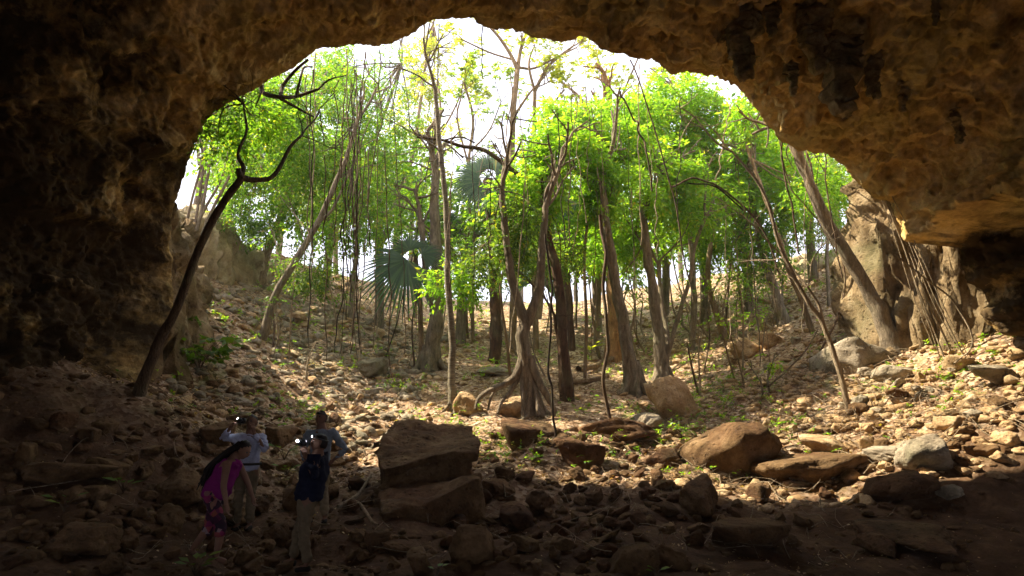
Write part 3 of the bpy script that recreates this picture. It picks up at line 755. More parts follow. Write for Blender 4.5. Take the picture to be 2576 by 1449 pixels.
tree('strangler_fig', 'forked strangler fig with spreading roots over a rock', 'tree',
     [([(1335, 1035), (1328, 960), (1322, 900), (1315, 850), (1326, 810)], 24, 18), ([(1326, 815), (1300, 750), (1285, 680), (1272, 590), (1262, 480)], 16, 9), ([(1326, 815), (1350, 750), (1362, 670), (1366, 600), (1372, 520)], 16, 10),
      ([(1312, 900), (1298, 945), (1268, 968), (1232, 982), (1205, 1002), (1196, 1030)], 13, 4, -.5), ([(1310, 940), (1285, 985), (1262, 1010), (1252, 1040)], 8, 4, -.6), ([(1322, 905), (1313, 960), (1316, 1010), (1314, 1050)], 7, 5, -.5),
      ([(1332, 900), (1352, 950), (1378, 1000), (1400, 1040)], 16, 6, -.3), ([(1335, 950), (1350, 1000), (1355, 1045)], 10, 5, -.5), ([(1250, 975), (1235, 1000), (1228, 1032)], 5, 3, -.2)],
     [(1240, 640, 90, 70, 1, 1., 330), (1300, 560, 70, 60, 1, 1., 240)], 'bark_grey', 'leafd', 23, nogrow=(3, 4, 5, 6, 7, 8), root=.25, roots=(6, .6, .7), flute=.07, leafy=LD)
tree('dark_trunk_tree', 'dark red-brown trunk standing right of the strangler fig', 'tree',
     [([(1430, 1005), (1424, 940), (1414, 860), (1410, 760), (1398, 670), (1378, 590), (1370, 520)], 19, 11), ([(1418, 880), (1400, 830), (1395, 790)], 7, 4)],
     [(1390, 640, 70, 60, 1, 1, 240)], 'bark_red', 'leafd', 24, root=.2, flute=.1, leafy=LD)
tree('orange_trunk_tree', 'thick orange-barked trunk lit by the sun beyond the path', 'tree',
     [([(1545, 905), (1546, 820), (1540, 700), (1530, 560), (1520, 400), (1525, 300)], 25, 14)],
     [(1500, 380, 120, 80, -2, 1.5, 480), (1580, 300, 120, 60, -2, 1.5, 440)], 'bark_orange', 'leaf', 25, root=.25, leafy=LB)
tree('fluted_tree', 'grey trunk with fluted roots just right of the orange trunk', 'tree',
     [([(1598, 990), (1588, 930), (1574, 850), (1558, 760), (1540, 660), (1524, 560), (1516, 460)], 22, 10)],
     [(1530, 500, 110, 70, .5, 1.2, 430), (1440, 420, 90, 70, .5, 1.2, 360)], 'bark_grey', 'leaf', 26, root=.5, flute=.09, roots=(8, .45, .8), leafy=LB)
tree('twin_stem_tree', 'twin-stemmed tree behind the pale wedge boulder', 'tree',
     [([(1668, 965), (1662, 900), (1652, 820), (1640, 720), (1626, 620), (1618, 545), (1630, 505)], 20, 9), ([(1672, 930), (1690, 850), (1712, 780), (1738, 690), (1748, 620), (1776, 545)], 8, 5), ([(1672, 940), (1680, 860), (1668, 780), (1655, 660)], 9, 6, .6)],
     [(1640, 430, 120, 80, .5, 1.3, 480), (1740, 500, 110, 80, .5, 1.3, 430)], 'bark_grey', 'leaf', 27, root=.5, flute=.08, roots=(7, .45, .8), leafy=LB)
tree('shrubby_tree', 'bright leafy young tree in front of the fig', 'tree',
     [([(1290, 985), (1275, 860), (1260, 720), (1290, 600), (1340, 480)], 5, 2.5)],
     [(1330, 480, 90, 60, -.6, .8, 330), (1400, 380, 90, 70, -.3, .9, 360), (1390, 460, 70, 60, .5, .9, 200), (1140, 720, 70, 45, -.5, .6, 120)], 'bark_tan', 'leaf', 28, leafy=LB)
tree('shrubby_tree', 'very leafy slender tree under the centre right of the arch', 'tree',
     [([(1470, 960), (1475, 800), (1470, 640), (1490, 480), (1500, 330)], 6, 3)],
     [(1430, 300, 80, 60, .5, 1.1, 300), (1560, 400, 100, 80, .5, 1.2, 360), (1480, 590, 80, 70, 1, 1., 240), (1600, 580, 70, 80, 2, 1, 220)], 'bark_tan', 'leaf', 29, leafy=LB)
# --- right
tree('broadleaf_tree', 'tall bright green tree under the right curve of the arch', 'tree',
     [([(1740, 880), (1745, 720), (1735, 560), (1740, 400), (1720, 260)], 10, 5)],
     [(1720, 270, 120, 80, -1, 1.3, 520), (1820, 320, 90, 90, -1, 1.3, 420), (1640, 290, 80, 60, -.5, 1.2, 280), (1760, 400, 120, 80, -.5, 1.3, 420)], 'bark_grey', 'leaf', 31, leafy=LB)
tree('broadleaf_tree', 'green tree filling the space beneath the right arch shoulder', 'tree',
     [([(1828, 852), (1800, 780), (1782, 715), (1790, 600), (1830, 470), (1860, 380)], 11, 5)],
     [(1850, 430, 100, 90, 0, 1.3, 420), (1900, 380, 60, 90, 0, 1.1, 260), (1830, 570, 100, 80, 1, 1.3, 330), (1720, 620, 90, 70, 1, 1.2, 260)], 'bark_tan', 'leaf', 32, root=.3, leafy=LB)
tree('broadleaf_tree', 'grey trunk leaning left high on the right slope', 'tree',
     [([(1975, 812), (1950, 740), (1925, 660), (1905, 560), (1900, 440)], 16, 9)],
     [(1930, 520, 80, 80, 0, 1.3, 300), (1980, 620, 70, 60, 0, 1.2, 150), (1880, 640, 70, 60, 1, 1.2, 180)], 'bark_grey', 'leafm', 33, root=.4, leafy=LB)
tree('broadleaf_tree', 'slim pale trunk left of the curved pale stem', 'tree',
     [([(2046, 832), (2015, 750), (1985, 680), (1960, 600), (1925, 500), (1890, 400)], 9, 5)],
     [(1900, 300, 60, 60, 0, 1., 160), (2020, 450, 50, 60, 2, 1.2, 140)], 'bark_tan', 'leaf', 34, leafy=LB)
tree('curved_sapling', 'thin pale stem bending left, rooted in the sunlit rubble', 'tree',
     [([(2142, 1038), (2118, 960), (2088, 865), (2062, 800), (2030, 755), (1990, 680), (1955, 600), (1935, 520), (1900, 450), (1840, 380)], 9, 3.5), ([(2080, 850), (2060, 770), (2030, 720)], 6, 4)],
     [], 'root', 'leaf', 35, twigs=False)
tree('thick_leaning_tree', 'thick grey trunk leaning left in front of the right buttress', 'tree',
     [([(2258, 888), (2220, 810), (2170, 710), (2110, 610), (2062, 520), (2025, 430), (1990, 350)], 26, 14)],
     [(2050, 470, 60, 50, 2, 1.2, 150), (2100, 500, 60, 60, 3, 1.4, 180)], 'bark_grey', 'leafm', 36, root=.25, leafy=LD)
tree('broadleaf_tree', 'far bluish green tree beside the right buttress', 'tree',
     [([(2085, 770), (2080, 640), (2085, 540), (2080, 440)], 6, 4, 1)],
     [(2080, 560, 80, 80, 2, 1.5, 330), (2110, 450, 60, 60, 2, 1.4, 210), (2020, 520, 70, 60, 2, 1.4, 200)], 'bark_grey', 'leafb', 37, leafy=LD)
# --- bare canopy tree against the sky
def bare_tree(label, foot, stems, seed, lev=2, L=60, leaves=200, lm='leafy'):
    r = np.random.RandomState(seed); g = GROUND(*foot); e = empty('canopy_tree', g); Yb = g[1]; sc = Yb/F
    mb = MB(); ends = []
    for (pix, r0, r1, tw) in stems:
        pts = [W(px, py, Yb) for px, py in pix]
        if pix[0] == foot: pts[0] = g-np.array([0, 0, .2])
        pts = np.array(pts); pts[1:, 1] += r.normal(0, .25, len(pts)-1)
        tube(mb, pts, np.linspace(r0, r1, len(pts))*sc, 8, 5, .1)
        for k in range(tw):
            i = r.randint(len(pts)//2, len(pts)); q = pts[i]
            d = nrm((pts[-1]-pts[-2])+r.normal(0, .6, 3)*np.linalg.norm(pts[-1]-pts[-2]))
            grow(mb, r, q, d, L*sc, max(1.2, r1*.6)*sc, lev, 4, .1, .7, ends)
    build(mb, 'trunk', M['bark_tan'], e)
    lb = MB(); E = np.array(ends); idx = r.randint(len(E), size=leaves); O = E[idx]+r.normal(0, .12, (leaves, 3))
    # clusters of broad leaflets like umbrella tops
    for i in range(7):
        a = i/7*6.28; ax = nrm(np.stack([np.cos(a)*np.ones(leaves), np.sin(a)*np.ones(leaves), r.uniform(-.5, .2, leaves)], -1)+r.normal(0, .15, (leaves, 3)))
        nn = nrm(np.array([0, 0, 1.])+r.normal(0, .3, (leaves, 3)))
        leafquads(lb, O, ax, nn, r.uniform(.12, .22, leaves), r.uniform(.03, .05, leaves))
    build(lb, 'crown', M[lm], e, False)
    return tag(e, label, 'tree')
bare_tree('tall forked tree with bare spreading branches against the white sky', (1290, 880),
          [([(1290, 880), (1292, 700), (1290, 500), (1288, 380), (1292, 280), (1302, 175)], 10, 7, 0), ([(1302, 175), (1280, 130), (1250, 90), (1215, 60)], 6, 3, 3), ([(1302, 175), (1310, 120), (1325, 85)], 6, 3, 3),
           ([(1302, 170), (1345, 160), (1400, 150), (1450, 120)], 4, 2, 3), ([(1290, 150), (1230, 125), (1165, 112)], 3, 2, 3), ([(1288, 300), (1330, 240), (1370, 200)], 4, 2, 3)], 51)
bare_tree('second tall sparse tree just right of the forked one', (1350, 880),
          [([(1350, 880), (1345, 700), (1350, 500), (1344, 360), (1345, 230)], 8, 5, 1), ([(1345, 230), (1380, 170), (1440, 120)], 5, 3, 4), ([(1345, 230), (1330, 170), (1345, 110)], 4, 2, 3), ([(1344, 330), (1400, 260), (1420, 230)], 3, 2, 3)], 52)
bare_tree('sparse canopy tree reaching under the right half of the arch', (1500, 850),
          [([(1500, 850), (1510, 600), (1500, 400), (1470, 280), (1400, 200)], 8, 3, 3), ([(1500, 400), (1560, 250), (1600, 160)], 5, 2, 4), ([(1510, 330), (1520, 220), (1500, 130)], 5, 2, 4), ([(1560, 260), (1620, 230), (1650, 180)], 3, 2, 3)], 53, leaves=420)
bare_tree('thin bare tree with dark twigs left of the forked canopy tree', (1190, 860),
          [([(1190, 860), (1185, 600), (1180, 420), (1190, 300), (1170, 220)], 5, 3, 3), ([(1180, 420), (1150, 300), (1160, 240)], 3, 2, 4), ([(1185, 380), (1230, 320), (1260, 250)], 3, 1.5, 4)], 54, leaves=240, lm='leafb')
bare_tree('sparse pale tree rising between ringed trunk and yellow-green tree', (1045, 800),
          [([(1045, 800), (1050, 600), (1085, 420), (1110, 300), (1100, 200)], 5, 3, 3), ([(1100, 350), (1150, 260), (1180, 160)], 3, 1.5, 4)], 55, leaves=260)

# --- far trees on the rim
def far_tree(px, py, h, w, d, label, seed, mat='leafb', n=620):
    r = np.random.RandomState(seed); c0 = W(px, py, d); g = np.array([c0[0], d, H1(c0[0], d)]); e = empty('rim_tree', g)
    mb = MB(); s = d/F; top = np.array([g[0]+r.uniform(-.5, .5), d, g[2]+h*.75])
    tube(mb, [g-np.array([0, 0, .3]), (g+top)/2+np.array([r.uniform(-.3, .3), 0, 0]), top], [.22, .17, .08], 8, 5, .1)
    lb = MB()
    for k in range(7):
        c = np.array([g[0]+r.uniform(-.5, .5)*w, d+r.uniform(-.4, .4)*w, g[2]+h*r.uniform(.5, 1.05)])
        rr = w*r.uniform(.28, .45)
        st = g*.4+top*.6 if k % 2 else top*.85+g*.15
        tube(mb, [st, (st+c)/2+np.array([0, 0, .2]), c], [.09, .06, .02], 5, 4)
        blob_sprigs(lb, r, c, np.array([rr, rr, rr*.75]), n//7, 7, ll=.26, ww=.07, L=.6, thr=-.3, nsc=.7)
    build(mb, 'trunk', M['bark_grey'], e); build(lb, 'crown', M[mat], e, False)
    return tag(e, label, 'tree', 'trees along the far rim')
FT = [(560, 620, 9, 6, 34, 'far tree above the cream cliff on the left'), (700, 600, 10, 7, 40, 'far tree behind the pale trunk by the cream cliff'), (850, 700, 9, 6, 46, 'far bluish tree behind the vine tangle'),
      (960, 720, 10, 7, 44, 'far bluish tree behind the big fan palm'), (1040, 740, 12, 8, 50, 'far hazy tree between the fan palms'), (1190, 760, 8, 6, 52, 'far tree seen left of the dark palm trunk'),
      (1310, 760, 7, 6, 52, 'far tree seen through the fork of the strangler fig'), (1450, 780, 6, 5, 55, 'low far tree right of the dark red-brown trunk'), (1600, 780, 7, 5, 54, 'low far tree between orange trunk and twin stems'),
      (1720, 760, 8, 6, 48, 'far tree right of the twin-stemmed tree'), (1850, 740, 9, 6, 42, 'far tree high on the right slope'), (1990, 700, 9, 6, 38, 'far tree left of the right buttress'),
      (2120, 640, 8, 5, 34, 'far tree topping the slope beside the right buttress'), (480, 560, 8, 5, 30, 'far tree glimpsed between left rock pillar and thin stems')]
for k, q in enumerate([(1160, 700, 6.5, 5, 27, 'green mid-distance tree left of the dark palm trunk', 'leafm'), (1420, 700, 6, 5, 28, 'green mid-distance tree right of the strangler fig', 'leafm'), (1500, 700, 7, 5, 30, 'light green tree behind the orange trunk', 'leaf'),
      (1660, 700, 7, 5, 29, 'light green tree behind the twin-stemmed tree', 'leaf'), (1770, 700, 7, 5.5, 27, 'light green tree right of the twin stems', 'leaf'), (1880, 680, 7, 5.5, 26, 'light green tree low on the right slope', 'leafm'),
      (1260, 700, 6, 5, 30, 'dark green tree behind the fig fork', 'leafd'), (960, 640, 7.5, 5, 28, 'dull green tree behind the fan palms', 'leafm'), (560, 560, 6, 4, 27, 'green tree behind the clump of thin grey stems', 'leafm'), (820, 640, 7, 5, 30, 'green tree behind the dangling vines', 'leafd'),
      (2040, 620, 6.5, 4, 27, 'green tree behind the thick leaning trunk', 'leafm'), (1350, 700, 6.5, 5, 33, 'pale green tree at the top of the path', 'leafb')]):
    far_tree(q[0], q[1], q[2], q[3], q[4], q[5], 650+k, q[6], 400)
for k, q in enumerate(FT): far_tree(q[0], q[1], q[2], q[3], q[4], q[5], 600+k)

# ------------------------------------------------------------------ palms
def fan_leaf(c, out, down, rad, seed, n=30, arc=190, mat='frond', parent=None, droop=.25):
    r = np.random.RandomState(seed); mb = MB(); out = nrm(np.array(out, float)); down = np.array(down, float)
    nv = nrm(np.array([r.uniform(-.15, .15), -.93, .3])); out = nrm(out-nv*np.dot(out, nv)); side = nrm(np.cross(out, nv)); K = 7
    for k in range(n):
        a = R(-arc/2+arc*k/(n-1)); d = nrm(out*math.cos(a)+side*math.sin(a)); L = rad*r.uniform(.85, 1.05)*(1-.15*abs(a)/2)
        wv = nrm(np.cross(d, nv)); V = []
        for j in range(K+1):
            t = j/K; p = c+d*L*t*(1-.2*t*droop)+down*L*droop*t**2.2; wd = rad*.023*(min(1, t*2.2+.15) if t < .6 else (1-t)/.4*.97+.03)
            V += [p-wv*wd, p-nv*.35*wd, p+wv*wd]
        f = []
        for j in range(K):
            b = j*3; f += [[b, b+3, b+4, b+1], [b+1, b+4, b+5, b+2]]
        mb.add(V, f)
    return build(mb, 'frond' if mat != 'deadf' else 'dead_frond', M[mat], parent, False)
def palm(label, stem, r0, fronds, seed, bmat='bark_red', dead=0, depth=0):
    g = GROUND(*stem[0]); e = empty('fan_palm', g); Yb = g[1]; sc = Yb/F
    pts = [W(px, py, Yb+depth*i/max(1, len(stem)-1)) for i, (px, py) in enumerate(stem)]; pts[0] = g-np.array([0, 0, .2])
    mb = MB(); tube(mb, pts, np.linspace(r0, r0*.8, len(pts))*sc, 14, 6, .35, .08, seed); build(mb, 'trunk', M[bmat], e)
    top = pts[-1]; r = np.random.RandomState(seed)
    sm = MB()
    for (px, py, rad, dx, dz, dy) in fronds:
        c = W(px, py, Yb+depth+dy)
        if len(fronds) > 3: c = c*.45+top*.55
        tube(sm, [top, (top+c)/2+np.array([0, 0, .12]), c], [.022, .018, .014], 6, 4)
        fan_leaf(c, (dx, r.uniform(-.3, .3)-.15, dz), (0, 0, -1), rad*sc*1.15, seed+int(px)+int(py), parent=e)
    build(sm, 'stalk', M['frond'], e)
    for k in range(dead):
        a = r.uniform(0, 6.28); fan_leaf(top+np.array([math.cos(a)*.12, math.sin(a)*.12, -.15]), (math.cos(a)*.35, math.sin(a)*.35, -1), (0, 0, -1), r.uniform(45, 80)*sc, seed+k*7, 16, 60, 'deadf', e, .1)
    return tag(e, label, 'palm')
palm('fan palm with big drooping leaf above the left side of the clearing', [(1058, 925), (1058, 780), (1045, 645)], 7, [(1025, 655, 125, -.6, -.7, -1.6), (1062, 640, 60, .8, .5, -.6), (1030, 630, 70, -.5, .8, -.6)], 71, 'bark_tan', depth=-.5)
palm('small fan palm with grey dead leaves behind the ringed trunk', [(1175, 850), (1160, 720), (1120, 570)], 8, [(1085, 560, 60, -.8, .2, 0), (1140, 555, 62, .7, .1, 0), (1115, 540, 60, .1, 1, 0), (1150, 590, 50, .9, -.5, 0), (1010, 560, 40, -.6, -.5, 0)], 72, 'bark_tan', dead=3)
palm('tall dark trunked fan palm in the middle of the clearing', [(1245, 915), (1248, 820), (1248, 740), (1240, 620), (1232, 500), (1228, 450)], 16,
     [(1180, 430, 85, -1, .15, 0), (1270, 420, 90, 1, .2, 0), (1225, 395, 80, .1, 1, .3), (1195, 470, 75, -.8, -.6, -.2), (1265, 480, 80, .8, -.6, -.2), (1230, 480, 80, .0, -.8, -.4), (1200, 410, 70, -.6, .7, .5), (1255, 400, 70, .6, .7, .5), (1150, 470, 60, -1, -.2, .2)], 73, 'bark_red', dead=5)
palm('fan palm half hidden behind the bright foliage right of the fig', [(1440, 880), (1430, 720), (1410, 560)], 9, [(1430, 500, 80, .9, .1, 0), (1390, 490, 75, -.7, .4, 0), (1450, 540, 75, 1, -.5, 0), (1415, 480, 70, .1, 1, 0)], 74, 'bark_red', dead=2)
palm('low stemless fan palm behind the fig fork', [(1345, 790), (1345, 770)], 6, [(1320, 720, 60, -.6, .8, 0), (1345, 710, 65, .1, 1, 0), (1370, 720, 60, .7, .8, 0)], 75, 'bark_red')
palm('distant grey-green fan palm left of the ringed trunk', [(1000, 740), (1000, 600), (1020, 470)], 7, [(990, 450, 50, -.8, .2, 0), (1050, 450, 55, .8, .2, 0), (1020, 430, 50, 0, 1, 0), (1000, 490, 45, -.6, -.8, 0), (1045, 490, 45, .6, -.8, 0)], 76, 'bark_grey', dead=2)

# ------------------------------------------------------------------ vines
def vine(pix, w, Yd, mat, adj, seed, ground=False, name='vine', group='hanging vines and lianas', label=None, kink=.06, dy=0):
    r = np.random.RandomState(seed); pts = []
    if ground: g = GROUND(*pix[-1]); Yd = g[1]
    n = len(pix)
    for i, (px, py) in enumerate(pix): pts.append(W(px, py, Yd+dy*(1-i/(n-1))))
    if ground: pts[-1] = g-np.array([0, 0, .05])
    P_, r_ = catmull(pts, np.full(n, w*.5*Yd/F), 7)
    tt = np.linspace(0, 1, len(P_)); off = np.stack([np.interp(tt, np.linspace(0, 1, 12), r.normal(0, kink*.28, 12)) for _ in range(3)], -1); P_[1:-1] += off[1:-1]
    mb = MB(); tube(mb, P_, r_, 6, 3)
    o = build(mb, name, M[mat], loc=tuple(P_[0] if not ground else P_[-1])); o['category'] = 'vine' if name == 'vine' else 'aerial root'
    if label: o['label'] = label; o['group'] = group
    else: AUTO.append((o, adj, pix[n//2][0], pix[n//2][1], group))
    return o
# pale aerial roots by the right buttress
for k, (a, b_) in enumerate([(2222, 2378), (2228, 2396), (2232, 2410), (2226, 2368), (2238, 2424), (2214, 2352), (2242, 2440)]):
    vine([(a, 488), (a+(b_-a)*.28, 600), (a+(b_-a)*.62, 750), (b_, 905-(k % 3)*14)], (4.5, 6, 3, 3, 4, 2.5, 2.5)[k], 15, 'root', 'pale straight aerial root from arch', 800+k, True, 'aerial_root', 'pale aerial roots', kink=.02)
vine([(2250, 640), (2330, 700), (2400, 760), (2445, 850), (2440, 880), (2400, 915)], 5, 15, 'root', '', 810, False, label='curved brown liana looping to the ground beside the pale aerial roots')
vine([(2025, 375), (2045, 450), (2060, 540), (2105, 610), (2125, 690), (2110, 790), (2050, 905)], 6, 15, 'vine', '', 811, True, label='long sinuous liana hanging before the thick leaning trunk')
vine([(2075, 385), (2085, 500), (2100, 600), (2118, 700)], 4, 16, 'vine', '', 812, label='short liana dropping from the arch just right of the sinuous one')
vine([(1965, 350), (1972, 430), (1998, 560), (2010, 640)], 5, 15.6, 'vine', '', 813, label='liana falling from the lip above the slim pale trunk')
vine([(1960, 350), (1990, 470), (2060, 560), (2110, 650)], 3.5, 15.6, 'root', '', 814, label='thin pale liana crossing the top of the thick leaning trunk')
vine([(1510, 540), (1528, 640), (1518, 740), (1530, 860), (1522, 960), (1545, 1105)], 9, 15, 'vine', '', 815, True, label='stout brown liana rooted beside the path in front of the fluted trunk', kink=.1)
vine([(1372, 590), (1385, 690), (1388, 800), (1380, 920), (1390, 1000), (1397, 1102)], 6, 15, 'vined', '', 816, True, label='thin dark liana standing between the fig and the path', kink=.1)
vine([(1560, 230), (1590, 290), (1620, 360), (1640, 480)], 5, 15, 'vine', '', 817, label='twisted liana hanging from the arch above the twin-stemmed tree', kink=.12)
vine([(1585, 150), (1640, 300), (1690, 480), (1720, 640), (1745, 760)], 4, 15, 'vine', '', 818, label='long liana slanting right from the arch across bright foliage')
vine([(1215, 60), (1212, 160), (1216, 200)], 3, 14.5, 'vined', '', 819, label='short dark vine hanging alone against the white sky')
vine([(1105, 60), (1095, 260), (1060, 520), (1010, 760), (970, 900)], 3, 15.5, 'vined', '', 820, True, label='very long thin dark vine slanting left across the sky gap')
vine([(1690, 470), (1760, 450), (1850, 500), (1920, 580), (1960, 690)], 5, 16, 'vine', '', 821, label='arched dark liana sweeping down to the right through bright foliage')
vine([(1730, 460), (1800, 470), (1870, 530)], 4, 16, 'vined', '', 822, label='dark branch-like liana across the right foliage')
# dark snag hanging from the left arch
r = np.random.RandomState(9); mb = MB()
for pix, a, b_ in [([(655, 215), (665, 235), (705, 245), (745, 243), (800, 225)], 7, 4), ([(705, 245), (712, 215), (740, 180), (775, 150)], 6, 3.5), ([(745, 243), (755, 200), (765, 170), (785, 168)], 4, 2.5),
                   ([(705, 248), (745, 270), (790, 295)], 4.5, 2.5), ([(800, 225), (830, 200), (870, 190)], 3, 1.5), ([(660, 225), (650, 250), (642, 268)], 3, 1.5)]:
    pts = [W(px, py, 14.9+.25*math.sin(i*2+a)) for i, (px, py) in enumerate(pix)]; tube(mb, pts, np.linspace(a, b_, len(pts))*14.8/F, 8, 5, .2)
o = build(mb, 'dead_branch', M['bark_dark'], loc=tuple(W(655, 215, 14.9))); tag(o, 'dark forked dead branch hanging from the left side of the arch', 'branch')
mb = MB()
for pix, a, b_ in [([(1048, 345), (1110, 352), (1160, 368), (1220, 378), (1290, 430), (1310, 445)], 3, 8), ([(1120, 352), (1160, 345), (1195, 360)], 2.5, 2)]:
    pts = [W(px, py, 18+.1*i) for i, (px, py) in enumerate(pix)]; tube(mb, pts, np.linspace(a, b_, len(pts))*18/F, 8, 5, .2)
o = build(mb, 'dead_branch', M['bark_dark'], loc=tuple(W(1310, 445, 18.5))); tag(o, 'bare dark bough reaching left above the tall fan palm', 'branch')

# free hanging vines, left tangle, centre and right
rv = np.random.RandomState(31)
def lip_y(px):
    q = np.array([(a, b) for a, b, c in LIP if b < 520]); return float(np.interp(px, q[:, 0], q[:, 1]))
for k in range(24):
    px = rv.choice([rv.normal(905, 38), rv.uniform(720, 1000)]); top = max(lip_y(px)+4, rv.uniform(110, 420)); bot = rv.uniform(560, 960)
    sway = rv.uniform(-45, 45)
    vine([(px, top), (px+sway*.3+rv.uniform(-8, 8), top*.66+bot*.34), (px+sway*.6+rv.uniform(-10, 10), top*.33+bot*.67), (px+sway, bot)], rv.uniform(1.4, 3.4), rv.uniform(14.8, 17.5), ('vined', 'vine', 'twig')[rv.randint(3)],
         ('thin' if k % 2 else 'wispy')+' dangling vine', 830+k, kink=.13)
for k in range(30):
    px = rv.uniform(1120, 2130); top = max(lip_y(px)+3, rv.uniform(150, 560)); bot = min(top+rv.uniform(180, 480), 960)
    sway = rv.uniform(-40, 40)
    vine([(px, top), (px+sway*.3+rv.uniform(-8, 8), top*.66+bot*.34), (px+sway*.6, top*.33+bot*.67), (px+sway, bot)], rv.uniform(1.5, 3.4), rv.uniform(15, 18), ('vined', 'vine', 'root')[rv.randint(3)],
         ('thin' if k % 2 else 'wispy')+' hanging vine', 880+k, kink=.1)

# slender saplings over the forest floor
for k in range(60):
    if k < 20: px, py = rv.uniform(1700, 1960), rv.uniform(830, 1010)
    elif k < 40: px, py = rv.uniform(1000, 1680), rv.uniform(840, 960)
    elif k < 50: px, py = rv.uniform(640, 1010), rv.uniform(760, 960)
    else: px, py = rv.uniform(1380, 2000), rv.uniform(800, 860)
    g = GROUND(px, py); h = rv.uniform(60, 240)*g[1]/F*1.2; e = empty('sapling', g)
    mb = MB(); top = g+np.array([rv.normal(0, .16)*h, rv.normal(0, .1)*h, h]); mid = (g+top)/2+rv.normal(0, .07, 3)*h
    w = rv.uniform(1.3, 3.6)*g[1]/F*.5*2
    tube(mb, [g-np.array([0, 0, .1]), mid, top], [w, w*.8, w*.4], 6, 6, .1)
    for j in range(3): grow(mb, rv, mid if j == 0 else top, nrm(rv.normal(0, .6, 3)+np.array([0, 0, .7])), h*.25, w*.4, 1, 4)
    build(mb, 'stem', M[('vine', 'bark_tan', 'root', 'bark_grey')[rv.randint(4)]], e)
    leafy = rv.rand() < .6
    if leafy:
        lb = MB(); blob_sprigs(lb, rv, top, np.array([h*.22, h*.22, h*.2])+.1, int(rv.uniform(8, 22)), 6, ll=.12, ww=.03, L=.25, thr=-1); build(lb, 'crown', M[('leaf', 'leafm')[k % 2]], e, False)
    e['category'] = 'sapling'; AUTO.append((e, ('leafy' if leafy else 'bare')+(' knee-high' if h < 1 else ' tall' if h > 2.4 else ' waist-high')+' sapling', px, py, 'thin saplings on the forest floor'))

# individual small plants
def plant(px, py, size, mat, label, seed, n=10, big=False):
    r = np.random.RandomState(seed); g = GROUND(px, py); s = size*g[1]/F; e = empty('leafy_plant', g)
    mb = MB(); lb = MB()
    for k in range(n):
        a = r.uniform(0, 6.28); L = s*r.uniform(.5, 1.); tip = g+np.array([math.cos(a)*L*.5, math.sin(a)*L*.5, L*.75])
        tube(mb, [g, (g+tip)/2+np.array([0, 0, L*.12]), tip], [.008, .006, .003], 5, 3)
        if big:
            ax = nrm(np.array([[math.cos(a)*.7, math.sin(a)*.7, .25]])); leafquads(lb, tip[None], ax, nrm(np.array([[-.2*math.cos(a), -.3, 1.]])), np.array([s*.6]), np.array([s*.15]))
        else: sprigs(lb, r, np.array([g*.4+tip*.6, tip]), nrm(np.array([[math.cos(a), math.sin(a), .4]]*2)), np.full(2, s*.35), 6, s*.22, s*.06)
    build(mb, 'stem', M['vine'], e); build(lb, 'foliage', M[mat], e, False); return tag(e, label, 'plant')
plant(1862, 880, 0, 'leafy', '', 1) if False else None
plant(1480, 905, 52, 'leafy', 'yellow-green broad leafed plant upright on the sunny path', 901, 9, True)
plant(500, 935, 110, 'leafd', 'dark leafy bush at the foot of the left rock pillar', 902, 26)
plant(420, 870, 100, 'leafd', 'dim leafy shrub behind the dark leaning tree', 903, 24)
plant(300, 890, 70, 'leafd', 'small dim shrub against the left cave wall', 904, 14)
plant(715, 1160, 50, 'leafd', 'broad leafed seedling between the two groups of people', 905, 6, True)
plant(720, 1200, 40, 'leafd', 'low seedling left of the man in navy', 906, 6, True)
plant(490, 1449, 60, 'leafd', 'dark leafy seedling below the woman in magenta', 907, 8, True)
plant(1650, 1455, 40, 'leafm', 'green seedling at the bottom edge in front of the largest rock', 908, 6, True)
plant(1100, 1448, 30, 'leafm', 'tiny green seedling on the bottom edge below the slab', 909, 5, True)
plant(160, 1290, 50, 'leafd', 'dim seedling among rocks on the far left', 910, 7, True)
plant(310, 1240, 50, 'leafd', 'dim seedling right of the squarish rock on the left', 911, 7, True)
for k, (px, py) in enumerate([(2250, 920), (2400, 950), (1990, 930), (1880, 960), (720, 900), (650, 930), (860, 980), (1120, 900), (1730, 960), (560, 760), (640, 740)]):
    pass
# undergrowth nobody could count
def carpet(n, region, ll, ww, L, seed, mats, name, label, h=(.03, .25)):
    r = np.random.RandomState(seed); XY = np.array([region(r) for _ in range(n)])
    p = np.stack([XY[:, 0], XY[:, 1], XY[:, 0]*0], -1); k = fbm(p*.55, 501, 3) > r.uniform(-.35, .45, len(p)); XY = XY[k]
    z = H(XY[:, 0], XY[:, 1])+r.uniform(h[0], h[1], len(XY)); O = np.stack([XY[:, 0], XY[:, 1], z], -1)
    mb = MB(); sprigs(mb, r, O, nrm(r.normal(0, 1, (len(O), 3))*np.array([1, 1, .4])+np.array([0, 0, .7])), L*r.uniform(.6, 1.3, len(O)), 6, ll, ww, .2)
    return tag(build(mb, name, M[mats], smooth=False), label, kind='stuff')
carpet(2600, lambda r: (r.uniform(-13, 13), 15+r.rand()**1.3*24), .09, .026, .2, 61, 'leaf', 'ground_cover', 'low green seedlings covering the slope')
carpet(1200, lambda r: (r.uniform(-9, 11), r.uniform(13.5, 20)), .08, .022, .16, 62, 'leafm', 'ground_cover', 'low weeds near the mouth of the cave')
def litter(n, region, seed, smin=.04, smax=.11):
    r = np.random.RandomState(seed); XY = np.array([region(r) for _ in range(n)])
    O = np.stack([XY[:, 0], XY[:, 1], H(XY[:, 0], XY[:, 1])+r.uniform(.005, .05, n)], -1)
    ax = nrm(r.normal(0, 1, (n, 3))*np.array([1, 1, .3])); nn = nrm(np.array([0, 0, 1.])+r.normal(0, .4, (n, 3)))
    mb = MB(); L = r.uniform(smin, smax, n); leafquads(mb, O, ax, nn, L, L*r.uniform(.2, .4, n), .2); return mb
